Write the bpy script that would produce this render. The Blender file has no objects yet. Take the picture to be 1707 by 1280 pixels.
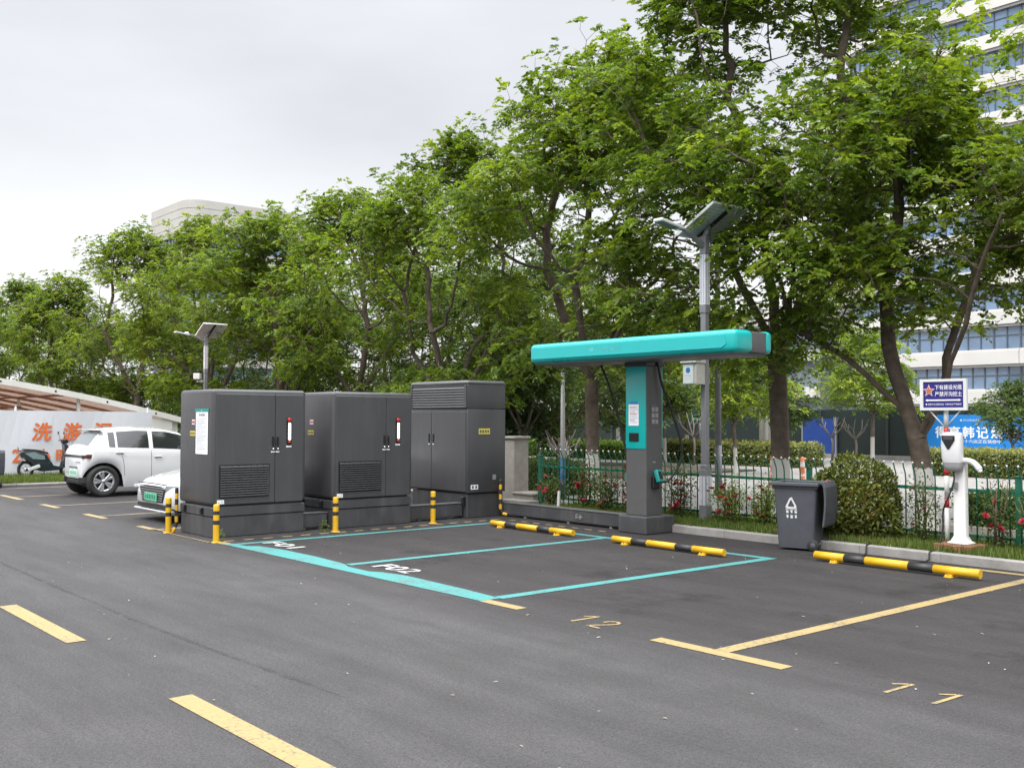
import bpy, bmesh, math, random
import numpy as np
from mathutils import Vector, Matrix
random.seed(7); RNG = np.random.default_rng(7)
scn = bpy.context.scene
COL = scn.collection
PI = math.pi
R = math.radians

# ------------------------------------------------------------------ camera
CAM_H = 1.6
F_PX = 1697.1
yaw, pitch, roll = -0.866253445, 0.0335185871, 0.00330049929
fw = Vector((math.sin(yaw)*math.cos(pitch), math.cos(yaw)*math.cos(pitch), math.sin(pitch)))
rt = Vector((math.cos(yaw), -math.sin(yaw), 0)); up = rt.cross(fw)
r2 = rt*math.cos(roll)+up*math.sin(roll); u2 = -rt*math.sin(roll)+up*math.cos(roll)
cd = bpy.data.cameras.new('camera'); cam = bpy.data.objects.new('camera', cd); COL.objects.link(cam)
m = Matrix((r2, u2, -fw)).transposed().to_4x4(); m.translation = (0, 0, CAM_H); cam.matrix_world = m
cd.sensor_fit = 'HORIZONTAL'; cd.sensor_width = 36; cd.lens = F_PX/1707*36
cd.clip_start = 0.05; cd.clip_end = 2000
scn.camera = cam

# ------------------------------------------------------------------ world, sun
w = bpy.data.worlds.new('World'); scn.world = w; w.use_nodes = True
nt = w.node_tree; N = nt.nodes; LK = nt.links
bg = N['Background']
sky = N.new('ShaderNodeTexSky'); sky.sky_type = 'NISHITA'; sky.sun_disc = False
SUN_EL, SUN_AZ = R(58), math.atan2(-0.95, 0.30)     # azimuth of the sun: x, y direction
sky.sun_elevation = SUN_EL; sky.sun_rotation = SUN_AZ; sky.air_density = 1.5; sky.dust_density = 4
tc = N.new('ShaderNodeTexCoord'); sep = N.new('ShaderNodeSeparateXYZ'); LK.new(tc.outputs['Generated'], sep.inputs[0])
# overcast: a cloud layer, brighter towards the zenith than low down
rmp = N.new('ShaderNodeValToRGB'); LK.new(sep.outputs['Z'], rmp.inputs[0])
e = rmp.color_ramp.elements
e[0].position = 0.0; e[0].color = (0.86, 0.86, 0.865, 1); e[1].position = 1.0; e[1].color = (4.1, 4.13, 4.2, 1)
for p_, c_ in ((0.12, (0.79, 0.795, 0.81, 1)), (0.27, (0.625, 0.64, 0.675, 1)), (0.42, (0.605, 0.62, 0.655, 1)), (0.58, (2.3, 2.33, 2.4, 1))):
    q = e.new(p_); q.color = c_
mp = N.new('ShaderNodeMapping'); mp.inputs['Scale'].default_value = (1.0, 1.0, 3.2); LK.new(tc.outputs['Generated'], mp.inputs[0])
nz = N.new('ShaderNodeTexNoise'); nz.inputs['Scale'].default_value = 2.2; nz.inputs['Detail'].default_value = 5; nz.inputs['Roughness'].default_value = 0.5
LK.new(mp.outputs[0], nz.inputs[0])
mr = N.new('ShaderNodeMapRange'); mr.inputs[1].default_value = 0.3; mr.inputs[2].default_value = 0.7; mr.inputs[3].default_value = 8.9; mr.inputs[4].default_value = 11.0
LK.new(nz.outputs[0], mr.inputs[0])
sc_ = N.new('ShaderNodeVectorMath'); sc_.operation = 'SCALE'; LK.new(rmp.outputs[0], sc_.inputs[0]); LK.new(mr.outputs[0], sc_.inputs['Scale'])
mx = N.new('ShaderNodeMixRGB'); mx.inputs[0].default_value = 0.93
LK.new(sky.outputs[0], mx.inputs[1]); LK.new(sc_.outputs[0], mx.inputs[2]); LK.new(mx.outputs[0], bg.inputs[0])
bg.inputs[1].default_value = 0.1
sd = bpy.data.lights.new('sun', 'SUN'); sd.energy = 1.5; sd.angle = R(25); sd.color = (1, 0.965, 0.91)
so = bpy.data.objects.new('sun', sd); COL.objects.link(so)
sv = Vector((math.cos(SUN_EL)*math.cos(SUN_AZ), math.cos(SUN_EL)*math.sin(SUN_AZ), math.sin(SUN_EL)))
so.rotation_euler = sv.to_track_quat('Z', 'Y').to_euler(); so.location = (0, 0, 30)
sky.sun_rotation = PI/2-SUN_AZ
scn.view_settings.view_transform = 'Standard'; scn.view_settings.look = 'None'
scn.view_settings.exposure = 0.5; scn.view_settings.gamma = 1
scn.cycles.use_denoising = True
scn.cycles.max_bounces = 8; scn.cycles.transparent_max_bounces = 8; scn.cycles.diffuse_bounces = 4

# ------------------------------------------------------------------ materials
MATS = {}
def mat(name, col, rough=0.6, metal=0.0, var=0.08, scale=6.0, bump=0.0, bscale=60.0, coat=0.0, spec=0.5, stain=0.0, emit=0.0, streak=0.0):
    """a Principled surface with procedural colour variation, wear and bump"""
    if name in MATS: return MATS[name]
    M = bpy.data.materials.new(name); M.use_nodes = True; nt = M.node_tree; n = nt.nodes; l = nt.links
    b = n['Principled BSDF']; b.inputs['Roughness'].default_value = rough; b.inputs['Metallic'].default_value = metal
    b.inputs['Specular IOR Level'].default_value = spec
    if coat: b.inputs['Coat Weight'].default_value = coat; b.inputs['Coat Roughness'].default_value = 0.06
    t = n.new('ShaderNodeTexCoord')
    z = n.new('ShaderNodeTexNoise'); z.inputs['Scale'].default_value = scale; z.inputs['Detail'].default_value = 6; z.inputs['Roughness'].default_value = 0.6
    l.new(t.outputs['Object'], z.inputs['Vector'])
    r = n.new('ShaderNodeValToRGB'); c = col[:3]
    r.color_ramp.elements[0].position = 0.3; r.color_ramp.elements[1].position = 0.7
    r.color_ramp.elements[0].color = tuple(x*(1-var) for x in c)+(1,); r.color_ramp.elements[1].color = tuple(min(1, x*(1+var)) for x in c)+(1,)
    l.new(z.outputs[0], r.inputs[0]); out = r.outputs[0]
    if stain:
        z2 = n.new('ShaderNodeTexNoise'); z2.inputs['Scale'].default_value = scale*0.35; z2.inputs['Detail'].default_value = 9; z2.inputs['Roughness'].default_value = 0.7
        l.new(t.outputs['Object'], z2.inputs['Vector'])
        r2_ = n.new('ShaderNodeMapRange'); r2_.inputs[1].default_value = 0.48; r2_.inputs[2].default_value = 0.72; r2_.inputs[4].default_value = stain
        l.new(z2.outputs[0], r2_.inputs[0])
        mx_ = n.new('ShaderNodeMixRGB'); mx_.blend_type = 'MULTIPLY'; mx_.inputs[2].default_value = (0.45, 0.42, 0.38, 1)
        l.new(r2_.outputs[0], mx_.inputs[0]); l.new(out, mx_.inputs[1]); out = mx_.outputs[0]
    if streak:      # dust runs down the sheet metal, and the sheen varies with it
        mp_n = n.new('ShaderNodeMapping'); mp_n.inputs['Scale'].default_value = (3.5, 3.5, 0.55); l.new(t.outputs['Object'], mp_n.inputs[0])
        z3 = n.new('ShaderNodeTexNoise'); z3.inputs['Scale'].default_value = 1.6; z3.inputs['Detail'].default_value = 7; z3.inputs['Roughness'].default_value = 0.65; l.new(mp_n.outputs[0], z3.inputs['Vector'])
        r3 = n.new('ShaderNodeMapRange'); r3.inputs[1].default_value = 0.48; r3.inputs[2].default_value = 0.78; r3.inputs[4].default_value = streak; l.new(z3.outputs[0], r3.inputs[0])
        m3 = n.new('ShaderNodeMixRGB'); m3.inputs[2].default_value = (0.16, 0.155, 0.145, 1); l.new(r3.outputs[0], m3.inputs[0]); l.new(out, m3.inputs[1]); out = m3.outputs[0]
        r4 = n.new('ShaderNodeMapRange'); r4.inputs[1].default_value = 0.3; r4.inputs[2].default_value = 0.7; r4.inputs[3].default_value = rough-0.06; r4.inputs[4].default_value = rough+0.14; l.new(z.outputs[0], r4.inputs[0]); l.new(r4.outputs[0], b.inputs['Roughness'])
    l.new(out, b.inputs['Base Color'])
    if bump:
        zb = n.new('ShaderNodeTexNoise'); zb.inputs['Scale'].default_value = bscale; zb.inputs['Detail'].default_value = 3
        l.new(t.outputs['Object'], zb.inputs['Vector'])
        bp = n.new('ShaderNodeBump'); bp.inputs['Strength'].default_value = bump; bp.inputs['Distance'].default_value = 0.01
        l.new(zb.outputs[0], bp.inputs['Height']); l.new(bp.outputs[0], b.inputs['Normal'])
    if emit:
        b.inputs['Emission Color'].default_value = c+(1,) if isinstance(c, tuple) else tuple(c)+(1,); b.inputs['Emission Strength'].default_value = emit
    MATS[name] = M; return M

def leaf_mat(name, stops, trans=0.35, rough=0.5):
    if name in MATS: return MATS[name]
    M = bpy.data.materials.new(name); M.use_nodes = True; nt = M.node_tree; n = nt.nodes; l = nt.links
    b = n['Principled BSDF']; b.inputs['Roughness'].default_value = rough; b.inputs['Specular IOR Level'].default_value = 0.35
    a = n.new('ShaderNodeAttribute'); a.attribute_name = 'tint'
    oi = n.new('ShaderNodeObjectInfo')
    ad = n.new('ShaderNodeMath'); ad.operation = 'MULTIPLY_ADD'; ad.inputs[1].default_value = 0.16; ad.inputs[2].default_value = -0.08
    l.new(oi.outputs['Random'], ad.inputs[0])
    sm = n.new('ShaderNodeMath'); sm.operation = 'ADD'; l.new(a.outputs['Fac'], sm.inputs[0]); l.new(ad.outputs[0], sm.inputs[1])
    r = n.new('ShaderNodeValToRGB'); els = r.color_ramp.elements
    els[0].position = stops[0][0]; els[0].color = stops[0][1]+(1,); els[1].position = stops[-1][0]; els[1].color = stops[-1][1]+(1,)
    for p, c in stops[1:-1]: q = els.new(p); q.color = c+(1,)
    l.new(sm.outputs[0], r.inputs[0]); l.new(r.outputs[0], b.inputs['Base Color'])
    tr = n.new('ShaderNodeBsdfTranslucent')
    hs = n.new('ShaderNodeHueSaturation'); hs.inputs['Value'].default_value = 1.5; hs.inputs['Saturation'].default_value = 1.08; hs.inputs['Hue'].default_value = 0.495; l.new(r.outputs[0], hs.inputs['Color']); l.new(hs.outputs[0], tr.inputs[0])
    ms = n.new('ShaderNodeMixShader'); ms.inputs[0].default_value = trans
    l.new(b.outputs[0], ms.inputs[1]); l.new(tr.outputs[0], ms.inputs[2]); l.new(ms.outputs[0], n['Material Output'].inputs[0])
    MATS[name] = M; return M

# ------------------------------------------------------------------ objects and tagging
ORG = {}
def tag(o, label=None, cat=None, group=None, kind=None):
    if label: o['label'] = label
    if cat: o['category'] = cat
    if group: o['group'] = group
    if kind: o['kind'] = kind
    return o
def thing(name, loc, label, cat, group=None):
    o = bpy.data.objects.new(name, None); COL.objects.link(o); o.location = loc; o.empty_display_size = 0.2
    ORG[o] = Vector(loc); return tag(o, label, cat, group)
def copy_tree(o, parent=None):
    c = o.copy(); COL.objects.link(c)
    if parent is not None: c.parent = parent
    for ch in list(o.children): copy_tree(ch, c)
    return c

class MB:
    """collects boxes, tubes, prisms; build() links them as ONE mesh object"""
    def __init__(s): s.bm = bmesh.new(); s.mi = 0; s.sm = False
    def _new(s, faces):
        for f in faces: f.material_index = s.mi; f.smooth = s.sm
        return s
    def face(s, pts):
        s._new([s.bm.faces.new([s.bm.verts.new(p) for p in pts])]); return s
    def box(s, x0, x1, y0, y1, z0, z1, bev=0.0, seg=2):
        b = bmesh.new(); bmesh.ops.create_cube(b, size=1)
        for v in b.verts: v.co = Vector(((x0+x1)/2+v.co.x*(x1-x0), (y0+y1)/2+v.co.y*(y1-y0), (z0+z1)/2+v.co.z*(z1-z0)))
        if bev: bmesh.ops.bevel(b, geom=list(b.edges), offset=bev, segments=seg, profile=0.5, affect='EDGES')
        return s.add(b)
    def add(s, b, M=None):
        vm = {v: s.bm.verts.new(M @ v.co if M else v.co) for v in b.verts}; fs = []
        for f in b.faces:
            try: fs.append(s.bm.faces.new([vm[v] for v in f.verts]))
            except ValueError: pass
        b.free(); return s._new(fs)
    def obox(s, c, ax, ay, az, bev=0.0, seg=2):
        """oriented box: centre c, half-axis vectors"""
        b = bmesh.new(); bmesh.ops.create_cube(b, size=2)
        ax, ay, az = Vector(ax), Vector(ay), Vector(az)
        sx, sy, sz = ax.length, ay.length, az.length
        for v in b.verts: v.co = Vector((v.co.x*sx, v.co.y*sy, v.co.z*sz))
        if bev: bmesh.ops.bevel(b, geom=list(b.edges), offset=bev, segments=seg, profile=0.5, affect='EDGES')
        M = Matrix((ax/sx, ay/sy, az/sz)).transposed().to_4x4(); M.translation = Vector(c)
        return s.add(b, M)
    def tube(s, pts, rad, n=8, caps=True):
        pts = [Vector(p) for p in pts]; rr = rad if isinstance(rad, (list, tuple)) else [rad]*len(pts)
        rings = []; ref = None
        for i, p in enumerate(pts):
            t = (pts[min(i+1, len(pts)-1)]-pts[max(i-1, 0)]).normalized()
            if ref is None: ref = Vector((0, 0, 1)) if abs(t.z) < 0.9 else Vector((1, 0, 0))
            a = (ref-t*ref.dot(t)).normalized(); ref = a; b = t.cross(a)
            rings.append([s.bm.verts.new(p+(a*math.cos(2*PI*k/n)+b*math.sin(2*PI*k/n))*rr[i]) for k in range(n)])
        fs = []
        for A, B in zip(rings, rings[1:]):
            for k in range(n): fs.append(s.bm.faces.new([A[k], A[(k+1) % n], B[(k+1) % n], B[k]]))
        for f in fs: f.smooth = True; f.material_index = s.mi
        if caps:
            s._new([s.bm.faces.new(rings[0][::-1]), s.bm.faces.new(rings[-1])])
        return s
    def lathe(s, prof, n=24, M=None):
        """profile of (radius, height) about Z, then matrix M"""
        M = M or Matrix(); rings = []
        for r_, h in prof: rings.append([s.bm.verts.new(M @ Vector((r_*math.cos(2*PI*k/n), r_*math.sin(2*PI*k/n), h))) for k in range(n)])
        for A, B in zip(rings, rings[1:]):
            for k in range(n):
                f = s.bm.faces.new([A[k], A[(k+1) % n], B[(k+1) % n], B[k]]); f.smooth = True; f.material_index = s.mi
        return s
    def prism(s, poly, d0, d1, fr, bev=0.0):
        """2D polygon in frame fr=(origin, right, up), extruded along right x up from d0 to d1"""
        o, a, b = Vector(fr[0]), Vector(fr[1]), Vector(fr[2]); nn = a.cross(b)
        q = bmesh.new()
        A = [q.verts.new(o+a*x+b*y+nn*d0) for x, y in poly]; B = [q.verts.new(o+a*x+b*y+nn*d1) for x, y in poly]; k = len(A)
        q.faces.new(A[::-1]); q.faces.new(B)
        for i in range(k): q.faces.new([A[i], A[(i+1) % k], B[(i+1) % k], B[i]])
        if bev: bmesh.ops.bevel(q, geom=list(q.edges), offset=bev, segments=2, profile=0.5, affect='EDGES')
        return s.add(q)
    def build(s, name, mats, parent=None, off=None, smooth_angle=None):
        me = bpy.data.meshes.new(name); 
        bmesh.ops.recalc_face_normals(s.bm, faces=list(s.bm.faces)) if len(s.bm.faces) < 60000 else None
        o_ = off if off is not None else (ORG.get(parent) if parent is not None else None)
        if o_ is not None: bmesh.ops.translate(s.bm, vec=-Vector(o_), verts=list(s.bm.verts))
        s.bm.to_mesh(me); s.bm.free()
        for mm in (mats if isinstance(mats, (list, tuple)) else [mats]): me.materials.append(mm)
        ob = bpy.data.objects.new(name, me); COL.objects.link(ob)
        if parent is not None: ob.parent = parent
        if o_ is not None: ORG[ob] = Vector(o_)
        if smooth_angle: me.shade_smooth(); ob.data.set_sharp_from_angle(angle=R(smooth_angle))
        return ob
def solo(mb, name, mats, loc, label, cat, group=None, kind=None, sa=None):
    """a top-level thing that is one mesh, its origin at its base"""
    o = mb.build(name, mats, None, off=loc, smooth_angle=sa); o.location = loc; return tag(o, label, cat, group, kind)

def np_mesh(name, V, F, mats, parent=None, tint=None, smooth=False, loc=None, off=None):
    """numpy mesh: V (n,3), F (m,k) all faces with k corners"""
    me = bpy.data.meshes.new(name); V = np.asarray(V, np.float32)
    if off is None and parent is not None and parent in ORG: off = ORG[parent]
    if off is not None: V = V-np.array(off, np.float32)
    m_, k_ = F.shape
    me.vertices.add(len(V)); me.vertices.foreach_set('co', V.ravel())
    me.loops.add(m_*k_); me.loops.foreach_set('vertex_index', F.astype(np.int32).ravel())
    me.polygons.add(m_); me.polygons.foreach_set('loop_start', np.arange(0, m_*k_, k_, dtype=np.int32))
    me.update(calc_edges=True)
    if smooth: me.polygons.foreach_set('use_smooth', np.ones(m_, bool))
    if tint is not None:
        at = me.attributes.new('tint', 'FLOAT', 'FACE'); at.data.foreach_set('value', np.asarray(tint, np.float32))
    for mm in (mats if isinstance(mats, (list, tuple)) else [mats]): me.materials.append(mm)
    o = bpy.data.objects.new(name, me); COL.objects.link(o)
    if parent is not None: o.parent = parent
    if off is not None: ORG[o] = Vector(off)
    return o

def text(name, s, centre, right, up_, w_, h_, m_, parent=None, bold=0.0, shear=0.0, extr=0.0):
    """lettering as a flat mesh, fitted into w x h"""
    cu = bpy.data.curves.new(name, 'FONT'); cu.body = s; cu.size = 1; cu.shear = shear; cu.extrude = extr; cu.resolution_u = 3
    t = bpy.data.objects.new(name, cu); COL.objects.link(t)
    dg = bpy.context.evaluated_depsgraph_get(); dg.update()
    me = bpy.data.meshes.new_from_object(t.evaluated_get(dg)); bpy.data.objects.remove(t); bpy.data.curves.remove(cu)
    a, b = Vector(right), Vector(up_); nn = a.cross(b); c = Vector(centre)
    if bold:
        bmx = bmesh.new(); bmx.from_mesh(me); base_g = list(bmx.faces); n0 = list(bmx.verts)
        for k_ in range(1, 7):
            r_ = bmesh.ops.duplicate(bmx, geom=n0+list({e_ for f_ in base_g for e_ in f_.edges})+base_g)
            vs = [g_ for g_ in r_['geom'] if isinstance(g_, bmesh.types.BMVert)]
            bmesh.ops.translate(bmx, verts=vs, vec=(bold*math.cos(k_*PI/3), bold*math.sin(k_*PI/3), -k_*0.0003))
        bmx.to_mesh(me); bmx.free()
    co = [v.co.copy() for v in me.vertices]
    if not co: return None
    x0, x1 = min(v.x for v in co), max(v.x for v in co); y0, y1 = min(v.y for v in co), max(v.y for v in co)
    off = ORG.get(parent, Vector((0, 0, 0))) if parent is not None else Vector((0, 0, 0))
    for v, q in zip(me.vertices, co):
        v.co = c+a*((q.x-(x0+x1)/2)/(x1-x0)*w_)+b*((q.y-(y0+y1)/2)/(y1-y0)*h_)+nn*q.z-off
    me.materials.clear(); me.materials.append(m_); me.update()
    o = bpy.data.objects.new(name, me); COL.objects.link(o)
    if parent is not None: o.parent = parent; ORG[o] = off
    return o
X_, Y_, Z_ = Vector((1, 0, 0)), Vector((0, 1, 0)), Vector((0, 0, 1))
FR = dict(front=(X_, Z_), side=(Y_, Z_), ground=(X_, Y_))     # facing -Y, facing +X, lying on the ground

# ------------------------------------------------------------------ ground, paving, kerb
def asphalt():
    M = bpy.data.materials.new('asphalt'); M.use_nodes = True; nt = M.node_tree; n = nt.nodes; l = nt.links
    b = n['Principled BSDF']; b.inputs['Specular IOR Level'].default_value = 0.3
    t = n.new('ShaderNodeTexCoord')
    def noise(sc, det=4, ro=0.6, vec=None):
        z = n.new('ShaderNodeTexNoise'); z.inputs['Scale'].default_value = sc; z.inputs['Detail'].default_value = det; z.inputs['Roughness'].default_value = ro
        l.new(vec or t.outputs['Object'], z.inputs['Vector']); return z.outputs[0]
    def rng(v, a, b_, c, d):
        q = n.new('ShaderNodeMapRange'); q.inputs[1].default_value = a; q.inputs[2].default_value = b_; q.inputs[3].default_value = c; q.inputs[4].default_value = d
        l.new(v, q.inputs[0]); return q.outputs[0]
    def math_(op, a, b_=None, v=0.0):
        q = n.new('ShaderNodeMath'); q.operation = op; l.new(a, q.inputs[0])
        if b_ is not None: l.new(b_, q.inputs[1])
        else: q.inputs[1].default_value = v
        return q.outputs[0]
    # long rolled streaks along the lane, older lane paler than the new bays
    mpn = n.new('ShaderNodeMapping'); mpn.inputs['Scale'].default_value = (0.16, 0.9, 1); l.new(t.outputs['Object'], mpn.inputs[0])
    streak = noise(2.6, 7, 0.68, mpn.outputs[0])
    big = noise(0.33, 5, 0.6); mid = noise(2.3, 6, 0.65); fine = noise(95, 3, 0.8); fine2 = noise(260, 2, 0.8)
    sepn = n.new('ShaderNodeSeparateXYZ'); l.new(t.outputs['Object'], sepn.inputs[0])
    yv = math_('ADD', sepn.outputs['Y'], math_('MULTIPLY', big, v=1.6))
    bay = rng(yv, 5.7, 7.0, 0.0, 1.0)
    base = n.new('ShaderNodeMixRGB'); l.new(bay, base.inputs[0]); base.inputs[1].default_value = (0.0465, 0.0448, 0.0458, 1); base.inputs[2].default_value = (0.0265, 0.0240, 0.0250, 1)
    k = math_('MULTIPLY', rng(big, 0.3, 0.7, 0.85, 1.15), rng(streak, 0.3, 0.7, 0.78, 1.24))
    k = math_('MULTIPLY', k, rng(noise(38, 2, 0.9), 0.35, 0.65, 0.80, 1.2)); k = math_('MULTIPLY', k, rng(mid, 0.3, 0.7, 0.84, 1.16))
    k = math_('MULTIPLY', k, rng(fine, 0.33, 0.67, 0.5, 1.6)); k = math_('MULTIPLY', k, rng(fine2, 0.33, 0.67, 0.65, 1.4))
    vo = n.new('ShaderNodeTexVoronoi'); vo.inputs['Scale'].default_value = 70; l.new(t.outputs['Object'], vo.inputs['Vector'])
    sc = n.new('ShaderNodeVectorMath'); sc.operation = 'SCALE'; l.new(base.outputs[0], sc.inputs[0]); l.new(k, sc.inputs['Scale'])
    # dark oil and damp patches in the bays
    pz = noise(0.9, 7, 0.7); pm = math_('MULTIPLY', rng(pz, 0.55, 0.66, 0.0, 0.75), bay)
    mx2 = n.new('ShaderNodeMixRGB'); mx2.blend_type = 'MULTIPLY'; l.new(pm, mx2.inputs[0]); l.new(sc.outputs[0], mx2.inputs[1]); mx2.inputs[2].default_value = (0.36, 0.33, 0.33, 1)
    # scattered pale grit
    vg = n.new('ShaderNodeTexVoronoi'); vg.inputs['Scale'].default_value = 2.7; l.new(t.outputs['Object'], vg.inputs['Vector'])
    gm = rng(vg.outputs['Distance'], 0.028, 0.018, 0.0, 0.35)
    mx3 = n.new('ShaderNodeMixRGB'); l.new(gm, mx3.inputs[0]); l.new(mx2.outputs[0], mx3.inputs[1]); mx3.inputs[2].default_value = (0.4, 0.38, 0.35, 1)
    l.new(mx3.outputs[0], b.inputs['Base Color'])
    l.new(rng(mid, 0.3, 0.7, 0.72, 0.92), b.inputs['Roughness'])
    bp = n.new('ShaderNodeBump'); bp.inputs['Strength'].default_value = 0.55; bp.inputs['Distance'].default_value = 0.006
    l.new(math_('ADD', fine, vo.outputs['Distance']), bp.inputs['Height']); l.new(bp.outputs[0], b.inputs['Normal'])
    return M
ASPH = asphalt()
g = MB(); g.face([(-900, -900, 0), (900, -900, 0), (900, 900, 0), (-900, 900, 0)]); tag(g.build('ground', ASPH), kind='structure')
def pavers():
    M = mat('paving', (0.255, 0.245, 0.232), 0.85, var=0.12, scale=0.8, stain=0.3); nt = M.node_tree; n = nt.nodes; l = nt.links
    b = n['Principled BSDF']; src = b.inputs['Base Color'].links[0].from_socket
    br = n.new('ShaderNodeTexBrick'); br.inputs['Scale'].default_value = 3.2; br.inputs['Mortar Size'].default_value = 0.012
    br.inputs['Color1'].default_value = (1, 1, 1, 1); br.inputs['Color2'].default_value = (0.72, 0.72, 0.74, 1); br.inputs['Mortar'].default_value = (0.45, 0.43, 0.4, 1)
    t = n.new('ShaderNodeTexCoord'); l.new(t.outputs['Object'], br.inputs['Vector'])
    mx_ = n.new('ShaderNodeMixRGB'); mx_.blend_type = 'MULTIPLY'; mx_.inputs[0].default_value = 1; l.new(src, mx_.inputs[1]); l.new(br.outputs[0], mx_.inputs[2])
    l.new(mx_.outputs[0], b.inputs['Base Color']); return M
g = MB(); g.face([(-120, 12.75, 0.004), (60, 12.75, 0.004), (60, 60, 0.004), (-120, 60, 0.004)]); tag(g.build('pavement', pavers()), kind='structure')
g = MB(); g.face([(-47, -7, 0.03), (-28.4, -7, 0.03), (-28.4, 12.2, 0.03), (-47, 12.2, 0.03)]); tag(g.build('pavement', mat('bounce_slab', (0.42, 0.40, 0.36), 0.9, var=0.15)), kind='structure')  # pale slab added to bounce light onto the carport's underside
SOIL = mat('soil', (0.075, 0.06, 0.04), 0.95, var=0.3, scale=9, bump=0.6, bscale=40)
g = MB(); g.box(-13.0, 4, 11.2, 12.7, 0.0, 0.095); tag(g.build('planting_bed', SOIL), kind='structure')
g = MB(); g.box(-30.5, -25.3, -4, 11.0, 0.0, 0.06); g.box(-60, -19.0, 12.9, 26, 0.0, 0.05); tag(g.build('earth_verge', SOIL), kind='structure')
KERB = mat('kerb_concrete', (0.26, 0.25, 0.24), 0.85, var=0.15, scale=5, bump=0.3, bscale=50, stain=0.5)
g = MB(); x = -9.6
while x < 4:
    g.box(x+0.001, x+0.999, 11.05, 11.2, 0.0, 0.105, 0.006, 1); x += 1.0
tag(g.build('kerb', KERB), kind='structure')
g = MB(); y = -4
while y < 11:
    g.box(-25.3, -25.17, y+0.002, y+0.953, 0.0, 0.055, 0.012, 1); y += 0.955
tag(g.build('kerb', KERB), kind='structure')

# ------------------------------------------------------------------ painted markings
def paint(name, col, wear):
    M = bpy.data.materials.new(name); M.use_nodes = True; nt = M.node_tree; n = nt.nodes; l = nt.links
    b = n['Principled BSDF']; b.inputs['Roughness'].default_value = 0.7
    t = n.new('ShaderNodeTexCoord'); z = n.new('ShaderNodeTexNoise'); z.inputs['Scale'].default_value = 34; z.inputs['Detail'].default_value = 8; z.inputs['Roughness'].default_value = 0.75
    l.new(t.outputs['Object'], z.inputs['Vector'])
    z2 = n.new('ShaderNodeTexNoise'); z2.inputs['Scale'].default_value = 2.2; z2.inputs['Detail'].default_value = 5; l.new(t.outputs['Object'], z2.inputs['Vector'])
    ad = n.new('ShaderNodeMath'); ad.operation = 'MULTIPLY_ADD'; ad.inputs[1].default_value = 0.45; l.new(z2.outputs[0], ad.inputs[0]); l.new(z.outputs[0], ad.inputs[2])
    r = n.new('ShaderNodeMapRange'); r.inputs[1].default_value = 0.86-wear; r.inputs[2].default_value = 1.04-wear; l.new(ad.outputs[0], r.inputs[0])
    mv = n.new('ShaderNodeMixRGB'); mv.inputs[1].default_value = tuple(c*0.86 for c in col)+(1,); mv.inputs[2].default_value = tuple(min(1, c*1.1) for c in col)+(1,)
    l.new(z2.outputs[0], mv.inputs[0])
    mx_ = n.new('ShaderNodeMixRGB'); l.new(r.outputs[0], mx_.inputs[0]); l.new(mv.outputs[0], mx_.inputs[1]); mx_.inputs[2].default_value = (0.085, 0.08, 0.075, 1)
    l.new(mx_.outputs[0], b.inputs['Base Color'])
    bp = n.new('ShaderNodeBump'); bp.inputs['Strength'].default_value = 0.4; bp.inputs['Distance'].default_value = 0.004; l.new(z.outputs[0], bp.inputs['Height']); l.new(bp.outputs[0], b.inputs['Normal'])
    return M
P_TEAL = paint('teal_road_paint', (0.044, 0.245, 0.240), 0.15); P_YEL = paint('yellow_road_paint', (0.305, 0.225, 0.092), 0.14)
P_PALE = paint('faded_road_paint', (0.30, 0.25, 0.155), 0.22); P_WHT = paint('white_road_paint', (0.47, 0.47, 0.47), 0.14); P_BLK = paint('black_road_paint', (0.02, 0.02, 0.02), 0.1)
def road(polys, m_, z=0.004, name='road_marking'):
    q = MB()
    for p in polys: q.face([(a, b, z) for a, b in p])
    return tag(q.build(name, m_), kind='structure')
def rc(x0, x1, y0, y1): return [(x0, y0), (x1, y0), (x1, y1), (x0, y1)]
road([[(-12.15, 5.58), (-7.0, 5.60), (-7.0, 5.82), (-7.6, 5.87), (-8.6, 5.91), (-8.93, 5.85), (-9.08, 5.77), (-9.5, 5.78), (-9.72, 5.86), (-10.4, 5.91), (-11.2, 5.91), (-11.7, 5.84), (-11.82, 5.72), (-12.15, 5.70)],
      rc(-12.12, -12.0, 5.705, 9.79), rc(-9.69, -9.565, 5.86, 9.79), rc(-7.09, -6.96, 5.82, 9.79), rc(-12.12, -6.96, 9.795, 9.915)], P_TEAL)
road([rc(-6.995, -6.50, 5.58, 5.70), rc(-5.0, -3.88, 5.56, 5.69), rc(-4.51, -4.39, 5.695, 10.80), rc(-5.2, -1.5, 10.805, 10.91)], P_YEL)
road([rc(-9.37, -7.56, 2.30, 2.44), rc(-5.71, -3.88, 2.30, 2.44), rc(-13.1, -11.3, 2.30, 2.44), rc(-12.5, -12.155, 5.57, 5.69)], P_YEL)
road([rc(-17.35, -16.4, 5.49, 5.6), rc(-14.95, -13.98, 5.49, 5.6), rc(-19.75, -18.8, 5.49, 5.6), rc(-22.6, -21.1, 5.49, 5.6)], P_YEL)
road([rc(-16.9, -16.81, 5.605, 10.3), rc(-14.4, -14.31, 5.605, 10.3), rc(-19.33, -19.24, 5.605, 10.3), rc(-21.9, -21.81, 5.605, 10.3), rc(-24.5, -24.4, 5.605, 10.3)], P_PALE)
pl = []; bl = []
for k in range(0, 34):
    a = -14.4+k*0.06
    (pl if k % 2 else bl).append(rc(a, a+0.06, 5.50, 5.55)) if k < 33 else None
k = 0; yy = 5.56
while yy < 10.2:
    (pl if k % 2 else bl).append(rc(-12.46, -12.40, yy, yy+0.14)); yy += 0.14; k += 1
xx = -12.39
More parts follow.
